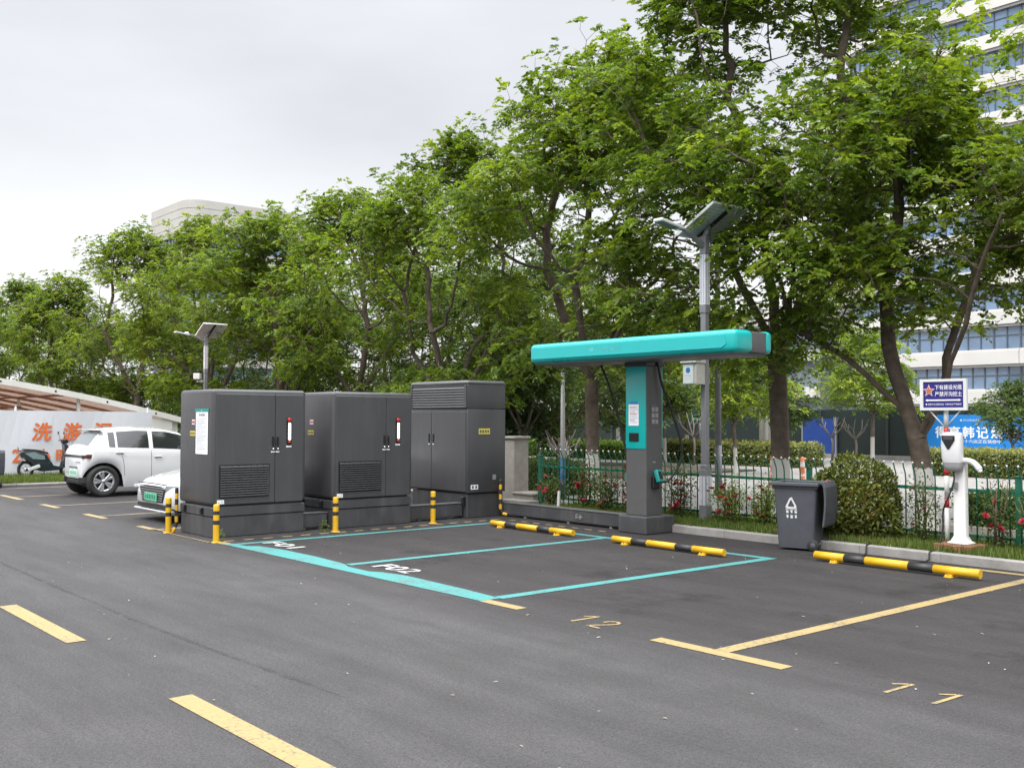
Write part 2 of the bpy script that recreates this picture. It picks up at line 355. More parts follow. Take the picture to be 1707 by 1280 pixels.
while xx < -10.1:
    (pl if k % 2 else bl).append(rc(xx, xx+0.14, 10.35, 10.40)); xx += 0.14; k += 1
road(pl, P_YEL); road(bl, P_BLK)
for s_, c_, w_, h_, m_, bo in (('F01', (-11.6, 6.12), 0.72, 0.24, P_WHT, 0.02), ('F02', (-9.03, 6.10), 0.66, 0.26, P_WHT, 0.02)):
    o = text('bay_number', s_, (c_[0], c_[1], 0.008), X_, Y_, w_, h_, m_, bold=bo); tag(o, kind='structure')
def strokes(polys, m_): return road(polys, m_, 0.004, 'bay_number')
def seg_poly(a, b, w_):
    a, b = Vector(a), Vector(b); d = (b-a).normalized(); n_ = Vector((-d.y, d.x))*w_/2
    return [tuple(a-n_), tuple(b-n_), tuple(b+n_), tuple(a+n_)]
def one(x, y): return [seg_poly((x, y), (x+0.015, y+0.30), 0.029), seg_poly((x-0.005, y+0.285), (x-0.075, y+0.215), 0.025)]
strokes(one(-5.86, 5.60), P_YEL); strokes(one(-3.17, 5.57), P_YEL); strokes(one(-2.87, 5.56), P_YEL)
pts = [(-5.66, 5.76), (-5.645, 5.82), (-5.60, 5.85), (-5.55, 5.83), (-5.535, 5.78), (-5.57, 5.71), (-5.66, 5.58), (-5.52, 5.575)]
strokes([seg_poly(a, b, 0.028) for a, b in zip(pts[0:7:1], pts[1:8:1])], P_YEL).location.z = 0.001
# a long dark scuffed seam curving across the lane
M_ = bpy.data.materials.new('seam'); M_.use_nodes = True
n = M_.node_tree.nodes; l = M_.node_tree.links
t_ = n.new('ShaderNodeTexCoord'); z_ = n.new('ShaderNodeTexNoise'); z_.inputs['Scale'].default_value = 7; z_.inputs['Detail'].default_value = 8; l.new(t_.outputs['Object'], z_.inputs[0])
r_ = n.new('ShaderNodeMapRange'); r_.inputs[1].default_value = 0.35; r_.inputs[2].default_value = 0.75; r_.inputs[4].default_value = 0.75; l.new(z_.outputs[0], r_.inputs[0])
tr_ = n.new('ShaderNodeBsdfTransparent'); mxs = n.new('ShaderNodeMixShader'); l.new(r_.outputs[0], mxs.inputs[0]); l.new(tr_.outputs[0], mxs.inputs[1]); l.new(n['Principled BSDF'].outputs[0], mxs.inputs[2])
n['Principled BSDF'].inputs['Base Color'].default_value = (0.045, 0.043, 0.043, 1); n['Principled BSDF'].inputs['Roughness'].default_value = 0.85; l.new(mxs.outputs[0], n['Material Output'].inputs[0])
sp = [(-14.5, 3.02), (-12.2, 3.0), (-9.8, 2.98), (-8.1, 2.97), (-6.7, 3.01), (-5.7, 3.06), (-5.1, 3.09)]
q = MB(); L_ = []
for i, (a, b) in enumerate(sp): ww = 0.022 if i < 6 else 0.004; L_.append(((a, b-ww, 0.003), (a, b+ww, 0.003)))
for A, B in zip(L_, L_[1:]): q.face([A[0], B[0], B[1], A[1]])
tag(q.build('road_seam', M_), kind='structure')
# ------------------------------------------------------------------ charging cabinets
CAB = mat('cabinet_paint', (0.058, 0.058, 0.062), 0.34, var=0.06, scale=3, bump=0.08, bscale=220, stain=0.12, streak=0.13)
CABD = mat('cabinet_base_paint', (0.05, 0.051, 0.055), 0.55, var=0.14, scale=4, bump=0.1, bscale=120, stain=0.35, streak=0.3)
GRILL = mat('vent_mesh', (0.018, 0.019, 0.022), 0.5, var=0.1)
BLACK = mat('black_plastic', (0.012, 0.012, 0.013), 0.35, var=0.1)
RUB = mat('rubber', (0.018, 0.018, 0.018), 0.75, var=0.2, scale=20)
CHROME = mat('chrome', (0.7, 0.7, 0.7), 0.2, 1.0, var=0.05)
WHITE = mat('white_paint', (0.62, 0.62, 0.615), 0.4, var=0.05, scale=4, stain=0.08)
PAPER = mat('white_paper', (0.78, 0.79, 0.82), 0.6, var=0.02)
INK = mat('print_ink', (0.10, 0.11, 0.14), 0.7, var=0.1); GREYINK = mat('faint_print', (0.42, 0.44, 0.5), 0.7, var=0.1)
TEAL = mat('teal_plastic', (0.0, 0.375, 0.362), 0.3, var=0.05, scale=2, coat=0.25, streak=0.07)
TEALD = mat('dark_teal', (0.01, 0.24, 0.22), 0.4, var=0.05)
YEL = mat('yellow_paint', (0.62, 0.36, 0.012), 0.42, var=0.1, scale=9, stain=0.22)
BLK = mat('black_paint', (0.022, 0.022, 0.024), 0.5, var=0.15, scale=9)
RED = mat('red_paint', (0.42, 0.02, 0.02), 0.45, var=0.1); YLAB = mat('yellow_label', (0.72, 0.60, 0.02), 0.5, var=0.05)
LAMPON = mat('lit_tube', (0.86, 0.95, 0.74), 0.4, var=0.0, emit=0.85)
GAL = mat('galvanised_steel', (0.42, 0.43, 0.44), 0.42, 0.7, var=0.12, scale=8)

def louvre(mb, x, y0, y1, z0, z1, n, depth=0.016):
    """slats on a face looking +X"""
    h = (z1-z0)/n
    for i in range(n):
        zc = z0+h*(i+0.5)
        mb.obox((x, (y0+y1)/2, zc), (0, (y1-y0)/2, 0), (depth/2, 0, -h*0.36), (0.0015, 0, 0.0022))
cab = thing('charging_cabinet', (-12.85, 5.72, 0), 'dark grey charging cabinet nearest the camera with a white paper notice on its side', 'cabinet', 'charging cabinets with lit vertical lamps')
def cabinet():
    x1, y0, L_ = -12.85, 5.72, 1.40
    q = MB(); q.box(x1-1.09, x1-0.014, y0, y0+L_, 0.425, 1.975, 0.05, 4); q.build('housing', CAB, cab, smooth_angle=50)
    q = MB(); q.box(x1-1.05, x1-0.02, y0+0.02, y0+L_-0.02, 0.0, 0.27, 0.01, 1); q.box(x1-1.065, x1-0.012, y0+0.012, y0+L_-0.012, 0.276, 0.405, 0.01, 1)
    q.box(x1-1.0, x1-0.06, y0+0.06, y0+L_-0.06, 0.27, 0.43); q.build('base', CABD, cab)
    ys = y0+0.915
    q = MB(); q.box(x1-0.03, x1, y0+0.055, ys-0.004, 0.432, 1.915, 0.006, 1); d1 = q.build('door', CAB, cab)
    q = MB(); q.box(x1-0.03, x1, ys+0.004, y0+L_-0.055, 0.432, 1.915, 0.006, 1); d2 = q.build('door', CAB, cab)
    # vent in the wide door
    q = MB(); q.box(x1-0.001, x1+0.004, y0+0.10, y0+0.83, 0.52, 0.965); q.mi = 1
    louvre(q, x1+0.011, y0+0.115, y0+0.815, 0.535, 0.95, 13); q.mi = 1
    for k in range(1, 8): q.box(x1+0.004, x1+0.0125, y0+0.10+k*0.73/8-0.002, y0+0.10+k*0.73/8+0.002, 0.525, 0.96)
    q.build('vent', [BLACK, GRILL], d1)
    for d, yy in ((d1, ys-0.035), (d2, ys+0.035)):
        q = MB(); q.box(x1+0.0005, x1+0.012, yy-0.014, yy+0.014, 1.20, 1.345, 0.004, 1); q.box(x1+0.012, x1+0.028, yy-0.008, yy+0.008, 1.24, 1.335, 0.004, 1)
        q.mi = 1; q.lathe([(0.001, 0.026), (0.011, 0.024), (0.013, 0.0)], 12, Matrix.Translation((x1+0.001, yy, 1.165)) @ Matrix.Rotation(PI/2, 4, 'Y'))
        q.build('handle', [BLACK, CHROME], d)
        q = MB(); q.box(x1+0.0005, x1+0.003, yy-0.03, yy+0.026, 1.118, 1.135); q.build('sticker', PAPER, d)
    # indicator lamp column
    yc = y0+1.12
    q = MB(); q.box(x1+0.0005, x1+0.014, yc-0.033, yc+0.033, 1.225, 1.60, 0.012, 2); ip = q.build('indicator_panel', BLACK, d2)
    q = MB(); q.box(x1+0.0145, x1+0.028, yc-0.018, yc+0.018, 1.285, 1.525, 0.012, 2); q.build('lamp', LAMPON, ip)
    q = MB(); q.lathe([(0.0, 0.02), (0.022, 0.02), (0.03, 0.012), (0.032, 0.0)], 20, Matrix.Translation((x1+0.0145, yc, 1.565)) @ Matrix.Rotation(PI/2, 4, 'Y')); q.build('stop_button', RED, ip)
    q = MB(); q.lathe([(0.0, 0.022), (0.015, 0.022), (0.018, 0.0)], 16, Matrix.Translation((x1+0.0145, yc, 1.255)) @ Matrix.Rotation(PI/2, 4, 'Y')); q.build('key_switch', RED, ip)
    q = MB(); q.box(x1+0.0005, x1+0.003, yc-0.04, yc+0.04, 1.185, 1.207); q.build('sticker', PAPER, d2)
    # small warning sticker on the lower corner, padlocks on the base, badges on the side
    q = MB(); q.box(x1+0.0005, x1+0.003, y0+0.075, y0+0.175, 0.446, 0.50); st = q.build('sticker', PAPER, d1)
    q = MB(); q.prism([(0, 0), (0.032, 0), (0.016, 0.028)], 0, 0.0006, ((x1+0.0032, y0+0.085, 0.458), Y_, Z_)); q.build('warning_mark', YLAB, st)
    q = MB(); q.prism([(0.012, 0), (0.022, 0.014), (0.014, 0.014), (0.02, 0.03), (0.004, 0.012), (0.012, 0.012)], 0, 0.0006, ((x1+0.0032, y0+0.132, 0.458), Y_, Z_)); q.build('warning_mark', INK, st)
    for dx in (0.30, 0.86):
        q = MB(); q.box(x1-dx-0.022, x1-dx+0.022, y0-0.03, y0+0.02, 0.30, 0.385, 0.006, 1); q.build('lug', BLACK, cab)
    q = MB(); q.box(x1-0.66, x1-0.56, y0-0.003, y0-0.0005, 1.50, 1.565); q.build('sticker', PAPER, cab)
    for i in range(3):
        q = MB(); q.box(x1-0.65+i*0.032, x1-0.627+i*0.032, y0-0.0042, y0-0.0031, 1.512, 1.553); q.build('sticker_print', RED, cab)
    q = MB(); q.box(x1-0.72, x1-0.55, y0-0.003, y0-0.0005, 1.345, 1.41); q.build('sticker', YLAB, cab)
    for i in range(4):
        q = MB(); q.box(x1-0.71+i*0.04, x1-0.68+i*0.04, y0-0.0042, y0-0.0031, 1.358, 1.397); q.build('sticker_print', INK, cab)
cabinet()
c2 = copy_tree(cab); c2.location.y += 1.82; c2['label'] = 'dark grey charging cabinet in the middle of the row, without a paper notice'
q = MB(); q.box(-13.37, -12.985, 5.712, 5.717, 1.10, 1.67, 0.002, 1); nb = q.build('notice', PAPER, cab)
q = MB(); q.box(-13.40, -12.955, 5.71, 5.7115, 1.672, 1.715); q.build('notice_heading', TEALD, nb)
text('notice_title', '充电须知', (-13.178, 5.7105, 1.63), X_, Z_, 0.2, 0.035, INK, nb, bold=0.02)
for i in range(15):
    ww = (0.30, 0.24, 0.28, 0.19)[i % 4]
    q = MB(); zz = 1.585-i*0.029; q.box(-13.34, -13.34+ww, 5.7098, 5.7115, zz-0.009, zz); q.build('notice_line', GREYINK, nb)
text('notice_mark', '✓', (-13.178, 5.7085, 1.693), X_, Z_, 0.05, 0.03, PAPER, nb)

c3 = thing('transformer_cabinet', (-13.66, 10.0, 0), 'taller dark grey two-door cabinet at the back with a louvred vent across its top', 'cabinet')
q = MB(); q.box(-14.45, -12.87, 10.014, 10.80, 0.40, 1.745, 0.008, 2); q.box(-14.45, -12.87, 10.014, 10.80, 1.750, 2.16, 0.008, 2); q.build('housing', CAB, c3, smooth_angle=50)
q = MB(); q.box(-14.465, -12.86, 9.995, 10.81, 2.13, 2.205, 0.04, 3); q.build('roof', mat('cabinet_roof_paint', (0.10, 0.102, 0.105), 0.42, var=0.08), c3, smooth_angle=50)
q = MB(); q.box(-14.42, -12.90, 10.03, 10.78, 0.0, 0.385, 0.01, 1); q.build('base', CABD, c3)
for a, b in ((-14.42, -13.845), (-13.835, -12.91)):
    q = MB(); q.box(a, b, 10.0, 10.02, 0.42, 1.70, 0.005, 1); d = q.build('door', CAB, c3)
    xx = -13.90 if a < -14 else -13.78
    q = MB(); q.box(xx-0.014, xx+0.014, 9.986, 9.9995, 1.20, 1.34, 0.004, 1); q.mi = 1; q.lathe([(0.001, 0.02), (0.012, 0.0)], 12, Matrix.Translation((xx, 9.9995, 1.16)) @ Matrix.Rotation(PI/2, 4, 'X')); q.build('handle', [BLACK, CHROME], d)
q = MB(); q.box(-14.40, -12.93, 10.005, 10.013, 1.765, 2.12); vt = q.build('vent', BLACK, c3)
q = MB()
for i in range(8):
    zc = 1.79+i*0.042
    q.obox((-13.665, 9.998, zc), (0.73, 0, 0), (0, 0.010, 0.016), (0, 0.002, -0.0012))
q.build('slat', CAB, vt)
q = MB(); q.box(-12.93, -12.885, 9.985, 10.012, 1.76, 2.13, 0.004, 1); q.box(-14.44, -14.40, 9.985, 10.012, 1.76, 2.13, 0.004, 1); q.build('vent_frame', CAB, vt)
q = MB(); q.box(-12.869, -12.866, 10.24, 10.47, 1.34, 1.43); st = q.build('sticker', YLAB, c3)
for i in range(4):
    q = MB(); q.box(-12.8655, -12.8645, 10.255+i*0.053, 10.295+i*0.053, 1.36, 1.41); q.build('sticker_print', INK, st)
q = MB(); q.box(-12.869, -12.866, 10.08, 10.23, 0.455, 0.53); q.build('sticker', PAPER, c3)
for i in range(2):
    q = MB(); q.box(-12.8655, -12.8645, 10.10+i*0.07, 10.14+i*0.07, 0.47, 0.515); q.build('sticker_print', INK, c3)
q = MB(); q.box(-12.869, -12.866, 10.53, 10.60, 0.60, 0.68); q.build('plate', GAL, c3)
q = MB(); q.box(-12.98, -12.93, 9.965, 10.029, 0.22, 0.34, 0.008, 1); q.build('lug', BLACK, c3)

def striped_tube(name, path, rad, n_seg, loc, label, cat, group=None, n=14, first=0):
    """a tube painted in yellow and black bands: each band its own part"""
    t = thing(name, loc, label, cat, group)
    pts = [Vector(p) for p in path]; cum = [0]
    for a, b in zip(pts, pts[1:]): cum.append(cum[-1]+(b-a).length)
    def at(s):
        for i in range(len(pts)-1):
            if s <= cum[i+1]+1e-6: return pts[i].lerp(pts[i+1], (s-cum[i])/(cum[i+1]-cum[i]))
        return pts[-1]
    q = MB()
    for k in range(n_seg):
        s0, s1 = cum[-1]*k/n_seg, cum[-1]*(k+1)/n_seg
        q.mi = (k+first) % 2; q.tube([at(s0+(s1-s0)*i/4) for i in range(5)], rad, n, caps=(k in (0, n_seg-1)))
    q.build('striped_pipe', [YEL, BLK], t); return t
striped_tube('cable_conduit', [(-12.72, 10.72, 0.03), (-12.79, 10.68, 0.05), (-12.82, 10.66, 0.12), (-12.82, 10.66, 0.60)], 0.026, 8, (-12.75, 10.7, 0), 'yellow and black striped conduit climbing the corner of the tall cabinet', 'conduit')
striped_tube('cable_conduit', [(-13.86, 5.60, 0.0), (-13.86, 5.64, 0.06), (-13.86, 5.66, 0.14), (-13.86, 5.66, 0.62)], 0.024, 8, (-13.86, 5.62, 0), 'yellow and black striped conduit on the left edge of the nearest cabinet', 'conduit')

# ------------------------------------------------------------------ bollards
bol = thing('bollard', (-12.43, 5.60, 0), 'short yellow and black striped bollard at the near corner of the first cabinet', 'bollard', 'yellow and black bollards around the cabinets')
def bollard():
    x, y = -12.43, 5.60; r_ = 0.039
    z = [0.0, 0.22, 0.285, 0.355, 0.42]
    for a, b, m_ in ((0.0, 0.225, YEL), (0.225, 0.28, BLK), (0.28, 0.35, YEL), (0.35, 0.40, BLK)):
        q = MB(); q.lathe([(r_, a), (r_, b)], 20, Matrix.Translation((x, y, 0))); q.build('band', m_, bol)
    q = MB(); q.lathe([(r_, 0.40), (r_, 0.47), (r_*0.9, 0.482), (0.0, 0.487)], 20, Matrix.Translation((x, y, 0))); q.build('cap', YEL, bol)
    q = MB(); q.lathe([(0.0, 0.007), (0.062, 0.006), (0.064, 0.0)], 20, Matrix.Translation((x, y, 0))); q.build('base_plate', YEL, bol)
bollard()
for x, y, lb in ((-13.87, 5.55, 'short yellow and black striped bollard beside the white sedan'), (-12.55, 7.42, 'short yellow and black striped bollard between the first two cabinets'), (-12.62, 9.16, 'short yellow and black striped bollard between the middle cabinet and the tall cabinet')):
    c = copy_tree(bol); c.location = (x, y, 0); c['label'] = lb

# ------------------------------------------------------------------ dark cable trunking along the ground
def trunk_run(x0, x1, y0, y1, h, label, feet):
    t = thing('cable_trunking', ((x0+x1)/2, (y0+y1)/2, 0), label, 'cable trunking')
    q = MB(); q.box(x0, x1, y0, y1, 0.035, h, 0.008, 1); q.build('channel', CABD, t)
    q = MB(); q.box(x0-0.008, x1+0.008, y0-0.008, y1+0.008, h+0.001, h+0.014, 0.004, 1); q.build('cover', mat('trunking_cover', (0.085, 0.086, 0.09), 0.45, var=0.1), t)
    q = MB()
    for fx, fy in feet: q.box(fx-0.025, fx+0.025, fy-0.025, fy+0.025, 0, 0.034)
    q.build('foot', GAL, t); return t
trunk_run(-13.15, -12.97, 8.93, 9.99, 0.235, 'dark grey cable trunking between the middle cabinet and the tall cabinet', [(-13.06, 9.2), (-13.06, 9.8)])
trunk_run(-13.15, -12.97, 7.13, 7.53, 0.225, 'short dark grey cable trunking between the first two cabinets', [(-13.06, 7.2), (-13.06, 7.45)])
tr = trunk_run(-12.84, -10.06, 10.72, 10.90, 0.215, 'long dark grey cable trunking from the tall cabinet to the charging post', [(-12.3, 10.76), (-11.3, 10.76), (-10.4, 10.76)])
q = MB(); q.box(-11.12, -10.96, 10.714, 10.7195, 0.08, 0.17); q.mi = 1
for i, (a, b, c_, d_) in enumerate(((0, 0.05, 0.06, 0.07), (0, 0.01, 0, 0.07), (0.07, 0.08, 0, 0.05), (0.09, 0.14, 0.03, 0.04), (0.09, 0.10, 0.0, 0.07), (0.02, 0.05, 0.02, 0.03))): q.box(-11.11+a, -11.11+b, 10.7125, 10.7139, 0.09+c_, 0.09+d_)
q.build('stencil', [CABD, mat('stencil_paint', (0.30, 0.33, 0.28), 0.7)], tr)

# ------------------------------------------------------------------ T-shaped charging post
ga = thing('charging_post', (-9.78, 10.78, 0), 'T-shaped charging post with a long teal beam on a grey and teal column', 'charging post')
CABG = mat('post_grey', (0.085, 0.084, 0.086), 0.45, var=0.06, bump=0.05, bscale=200)
q = MB(); q.box(-10.03, -9.50, 10.50, 11.10, 0.0, 0.245, 0.018, 2); q.build('base', CABD, ga)
q = MB(); q.box(-9.97, -9.59, 10.603, 10.94, 0.245, 2.40, 0.012, 2); col_ = q.build('column', CABG, ga)
q = MB(); q.box(-9.968, -9.592, 10.592, 10.66, 1.175, 2.372, 0.010, 2); pn = q.build('front_panel', TEAL, col_, smooth_angle=40)
q = MB(); q.box(-9.968, -9.592, 10.885, 10.955, 1.175, 2.372, 0.010, 2); q.build('rear_panel', TEAL, col_, smooth_angle=40)
q = MB(); q.box(-9.905, -9.715, 10.586, 10.591, 1.50, 1.80); ntc = q.build('notice', PAPER, pn)
for i in range(8):
    q = MB(); zz = 1.76-i*0.03; q.box(-9.885, -9.885+(0.13, 0.15, 0.10, 0.14)[i % 4], 10.5845, 10.5855, zz-0.009, zz); q.build('notice_line', GREYINK if i % 3 else RED, ntc)
q = MB(); q.box(-9.88, -9.74, 10.586, 10.591, 1.805, 1.835, 0.004, 1); q.build('sticker', mat('blue_sticker', (0.02, 0.2, 0.55), 0.5), pn)
q = MB(); q.box(-9.895, -9.715, 10.578, 10.591, 1.28, 1.40, 0.008, 2); q.build('screen', BLACK, pn)
q = MB(); q.box(-9.589, -9.585, 10.70, 10.86, 1.50, 1.80); stn = q.build('instruction_sticker', mat('sticker_grey', (0.11, 0.105, 0.115), 0.5, var=0.2, scale=30), col_)
for i in range(6):
    q = MB(); q.box(-9.5845, -9.5835, 10.715+0.075*(i % 2), 10.775+0.075*(i % 2), 1.53+0.085*(i//2), 1.59+0.085*(i//2)); q.build('pictogram', mat('picto', (0.3, 0.29, 0.31), 0.5, var=0.35, scale=60), stn)
q = MB(); q.box(-9.589, -9.584, 10.735, 10.79, 0.985, 1.0); q.build('badge', GAL, col_)
# beam: rounded teal shell with a recessed long panel
bx0, bx1, by0, by1, bz0, bz1 = -11.44, -7.66, 10.06, 10.84, 2.392, 2.70
q = MB(); q.box(bx0, bx1, by0, by0+0.40, bz0+0.02, bz1, 0.07, 4); bm_ = q.build('beam', TEAL, ga, smooth_angle=40)
q = MB(); q.box(bx0, bx1, by1-0.15, by1, bz0+0.02, bz1, 0.06, 4); q.build('rear_shell', TEAL, bm_, smooth_angle=40)
q = MB(); q.box(bx0+0.015, bx1-0.012, by0+0.33, by1-0.08, bz0+0.03, bz1-0.015, 0.02, 2); q.build('core_band', CABG, bm_, smooth_angle=40)
q = MB(); q.prism([(bx0+0.07, 2.472), (bx1-0.20, 2.472), (bx1-0.12, 2.515), (bx1-0.15, 2.638), (bx0+0.07, 2.638)], 0.001, 0.008, ((0, by0, 0), X_, Z_), 0.003); fp = q.build('beam_panel', mat('beam_panel_teal', (0.0, 0.39, 0.39), 0.25, var=0.03, coat=0.4), bm_)
text('faint_lettering', '● 充电服务', (-9.85, by0-0.0095, 2.56), X_, Z_, 0.62, 0.075, mat('faded_lettering', (0.08, 0.42, 0.43), 0.5), fp)
q = MB(); q.box(bx0+0.06, bx1-0.06, by0+0.06, by1-0.06, bz0-0.005, bz0+0.035, 0.01, 1); q.build('underside', CABG, bm_)
q = MB(); q.box(-9.99, -9.57, 10.58, 10.97, 2.33, 2.398, 0.01, 1); q.build('collar', BLACK, col_)
# charging guns and cables
def arc(pts, n=10):
    P = [Vector(p) for p in pts]; P = [P[0]*2-P[1]]+P+[P[-1]*2-P[-2]]; o = []
    for i in range(1, len(P)-2):
        for k in range(n):
            t = k/n; a, b, c, d = P[i-1:i+3]
            o.append(0.5*((2*b)+(c-a)*t+(2*a-5*b+4*c-d)*t*t+(3*b-a-3*c+d)*t**3))
    return o+[P[-2]]
def gun(side):
    s = side; xf = -9.59 if s > 0 else -9.97
    q = MB(); q.box(min(xf, xf+s*0.055), max(xf, xf+s*0.055), 10.70, 10.83, 0.62, 0.80, 0.015, 2); h = q.build('gun_holster', BLACK, col_)
    q = MB(); q.obox((xf+s*0.085, 10.77, 0.80), (0.035, 0, 0.012*s), (0, 0.052, 0), (-0.03*s, 0, 0.085), 0.018, 3); g_ = q.build('charging_gun', TEALD, ga, smooth_angle=50)
    q = MB(); q.obox((xf+s*0.118, 10.765, 0.815), (0.008, 0, 0.003*s), (0, 0.032, 0), (-0.02*s, 0, 0.052), 0.006, 2); q.build('gun_grip', BLACK, g_)
    if s > 0: path = [(xf+0.09, 10.80, 0.72), (xf+0.13, 10.93, 0.74), (xf+0.17, 11.10, 0.95), (xf+0.19, 11.13, 1.22), (xf+0.13, 11.02, 1.65), (xf+0.06, 10.86, 2.1), (xf+0.03, 10.80, 2.42)]
    else: path = [(xf-0.09, 10.80, 0.72), (xf-0.17, 10.82, 0.85), (xf-0.21, 10.83, 1.10), (xf-0.35, 10.83, 1.55), (xf-0.52, 10.81, 2.05), (xf-0.66, 10.75, 2.42)]
    q = MB(); q.tube(arc(path), 0.017, 8); q.build('charging_cable', RUB, ga)
gun(1); gun(-1)

# ------------------------------------------------------------------ wheel stops
def wheel_stop(x0, x1, y, z, label, rad=0.041):
    t = thing('wheel_stop', ((x0+x1)/2, y, 0), label, 'wheel stop', 'striped wheel stops')
    fr = [0, 0.19, 0.335, 0.595, 0.74, 1.0]; L_ = x1-x0
    if (x0+x1)/2 > -7: fr = [0, 0.2, 0.335, 0.60, 0.745, 1.0]
    for k in range(5):
        q = MB(); a, b = x0+L_*fr[k], x0+L_*fr[k+1]
        q.tube([(a+0.001, y, z), (b-0.001, y, z)], rad, 20); q.build('band', YEL if k % 2 == 0 else BLK, t)
    for f in (0.14, 0.84):
        q = MB(); xx = x0+L_*f
        q.box(xx-0.04, xx+0.04, y-0.085, y+0.085, 0.0, 0.010, 0.003, 1); q.box(xx-0.03, xx+0.03, y-0.035, y+0.035, 0.010, z-0.03)
        for sx in (-0.03, 0.03):
            q.lathe([(0.0, 0.02), (0.011, 0.018), (0.011, 0.0)], 8, Matrix.Translation((xx+sx*.8, y-0.065, 0.010)))
        q.build('bracket', YEL, t)
    return t
wheel_stop(-11.72, -9.98, 9.58, 0.053, 'yellow and black wheel stop in the bay beside the cabinets')
wheel_stop(-9.20, -7.42, 9.54, 0.053, 'yellow and black wheel stop in front of the teal charging post')
wheel_stop(-6.62, -4.74, 10.16, 0.062, 'longer yellow and faded black wheel stop to the right of the dustbin', 0.046)

# ------------------------------------------------------------------ dustbin
BIN = mat('bin_plastic', (0.062, 0.066, 0.078), 0.5, var=0.12, scale=5, stain=0.3, bump=0.05, bscale=90)
bn = thing('wheelie_bin', (-7.26, 11.0, 0), 'dark grey wheeled dustbin with its lid hanging open behind it on the kerb side', 'dustbin', 'grey wheeled dustbins')
def dustbin():
    bx, by = -7.26, 11.0        # axis; long side along x, back towards +x
    q = MB(); b = bmesh.new(); rows = []
    for z, lx0, lx1, ly in ((0.03, -0.225, 0.235, 0.205), (0.30, -0.242, 0.253, 0.217), (0.78, -0.275, 0.285, 0.24)):
        ring = []
        for cx_, cy_, a0 in ((lx1, ly, 0), (lx0, ly, 90), (lx0, -ly, 180), (lx1, -ly, 270)):
            sx = -1 if cx_ == lx1 else 1; sy = -1 if cy_ > 0 else 1; rr = 0.035
            for k in range(4):
                a = R(a0+k*30); ring.append(b.verts.new((cx_+sx*rr+math.cos(a)*rr, cy_+sy*rr+math.sin(a)*rr, z)))
        rows.append(ring)
    for A, B in zip(rows, rows[1:]):
        for k in range(16): b.faces.new([A[k], A[(k+1) % 16], B[(k+1) % 16], B[k]])
    b.faces.new(rows[0][::-1]); q.sm = True; q.add(b, Matrix.Translation((bx, by, 0))); body = q.build('body', BIN, bn, smooth_angle=45)
    # rim, and a black sheet painted in for the shaded inside
    q = MB(); 
    for a in ((-0.325, 0.32, -0.285, -0.235), (-0.325, 0.32, 0.235, 0.285), (-0.325, -0.27, -0.235, 0.235), (0.27, 0.32, -0.235, 0.235)):
        q.box(bx+a[0], bx+a[1], by+a[2], by+a[3], 0.80, 0.845, 0.008, 1)
    q.box(bx-0.29, bx+0.30, by-0.25, by+0.25, 0.765, 0.80, 0.006, 1)
    q.build('rim', BIN, bn)
    q = MB(); q.box(bx-0.27, bx+0.27, by-0.235, by+0.235, 0.801, 0.806); q.build('mouth_shade', BLACK, bn)
    q = MB(); q.tube([(bx+0.33, by-0.2, 0.85), (bx+0.33, by+0.2, 0.85)], 0.014, 8)
    for yy in (-0.19, 0, 0.19): q.box(bx+0.28, bx+0.345, by+yy-0.014, by+yy+0.014, 0.822, 0.868, 0.005, 1)
    q.build('handle', BIN, bn)
    # lid, flipped over and hanging down the back
    q = MB(); prof = [(0.335, 0.865), (0.375, 0.86), (0.405, 0.80), (0.41, 0.66), (0.405, 0.50), (0.385, 0.33), (0.36, 0.30), (0.362, 0.34), (0.382, 0.52), (0.386, 0.66), (0.38, 0.79), (0.362, 0.835), (0.335, 0.845)]
    q.prism([(x, z) for x, z in prof], -0.25, 0.25, ((bx, by, 0), X_, Z_), 0.004); ld = q.build('lid', BIN, bn)
    q = MB(); q.box(bx+0.345, bx+0.375, by-0.06, by+0.0, 0.845, 0.872, 0.004, 1); q.build('lid_tag', RED, ld)
    for yy in (-0.215, 0.215):
        q = MB(); q.lathe([(0.0, -0.025), (0.062, -0.025), (0.075, -0.014), (0.075, 0.014), (0.062, 0.025), (0.0, 0.025)], 24, Matrix.Translation((bx+0.235, by+yy, 0.075)) @ Matrix.Rotation(PI/2, 4, 'X')); wh = q.build('wheel', RUB, bn)
        q = MB(); q.lathe([(0.0, 0.0285), (0.03, 0.0285), (0.034, 0.0255)], 16, Matrix.Translation((bx+0.235, by+yy*1.0, 0.075)) @ Matrix.Rotation(PI/2, 4, 'X')); q.build('hub', BIN, wh)
    q = MB(); q.tube([(bx+0.235, by-0.2, 0.075), (bx+0.235, by+0.2, 0.075)], 0.012, 8); q.build('axle', GAL, bn)
    # printed mark on the front
    def on(x, z): return (bx+x, by-0.217-0.023*(z-0.3)/0.48*1.0-0.0022, z)
    n_ = Vector((0, -0.48, -0.035)).normalized(); u_ = Vector((0, -0.07, 0.998)).normalized()
    fr = (on(-0.11, 0.40), X_*1.3, u_*1.3)
    WP = mat('bin_print', (0.62, 0.63, 0.64), 0.6, var=0.1, scale=40)
    q = MB(); T = [Vector((0.0, 0.10)), Vector((0.105, 0.10)), Vector((0.0525, 0.20))]
    for i in range(3):
        a, c_ = T[i], T[(i+1) % 3]; d = (c_-a); q.prism(seg_poly(a+d*0.10, c_-d*0.02, 0.017), 0.0, 0.001, fr)
    for i in range(3):
        a, c_ = T[i], T[(i+1) % 3]; d = (c_-a).normalized(); p = a.lerp(c_, 0.8); m_ = Vector((-d.y, d.x)); q.prism([tuple(p+m_*0.026), tuple(p+d*0.026), tuple(p-m_*0.004)], 0.0011, 0.0016, fr)
    q.build('sorting_mark', WP, bn)
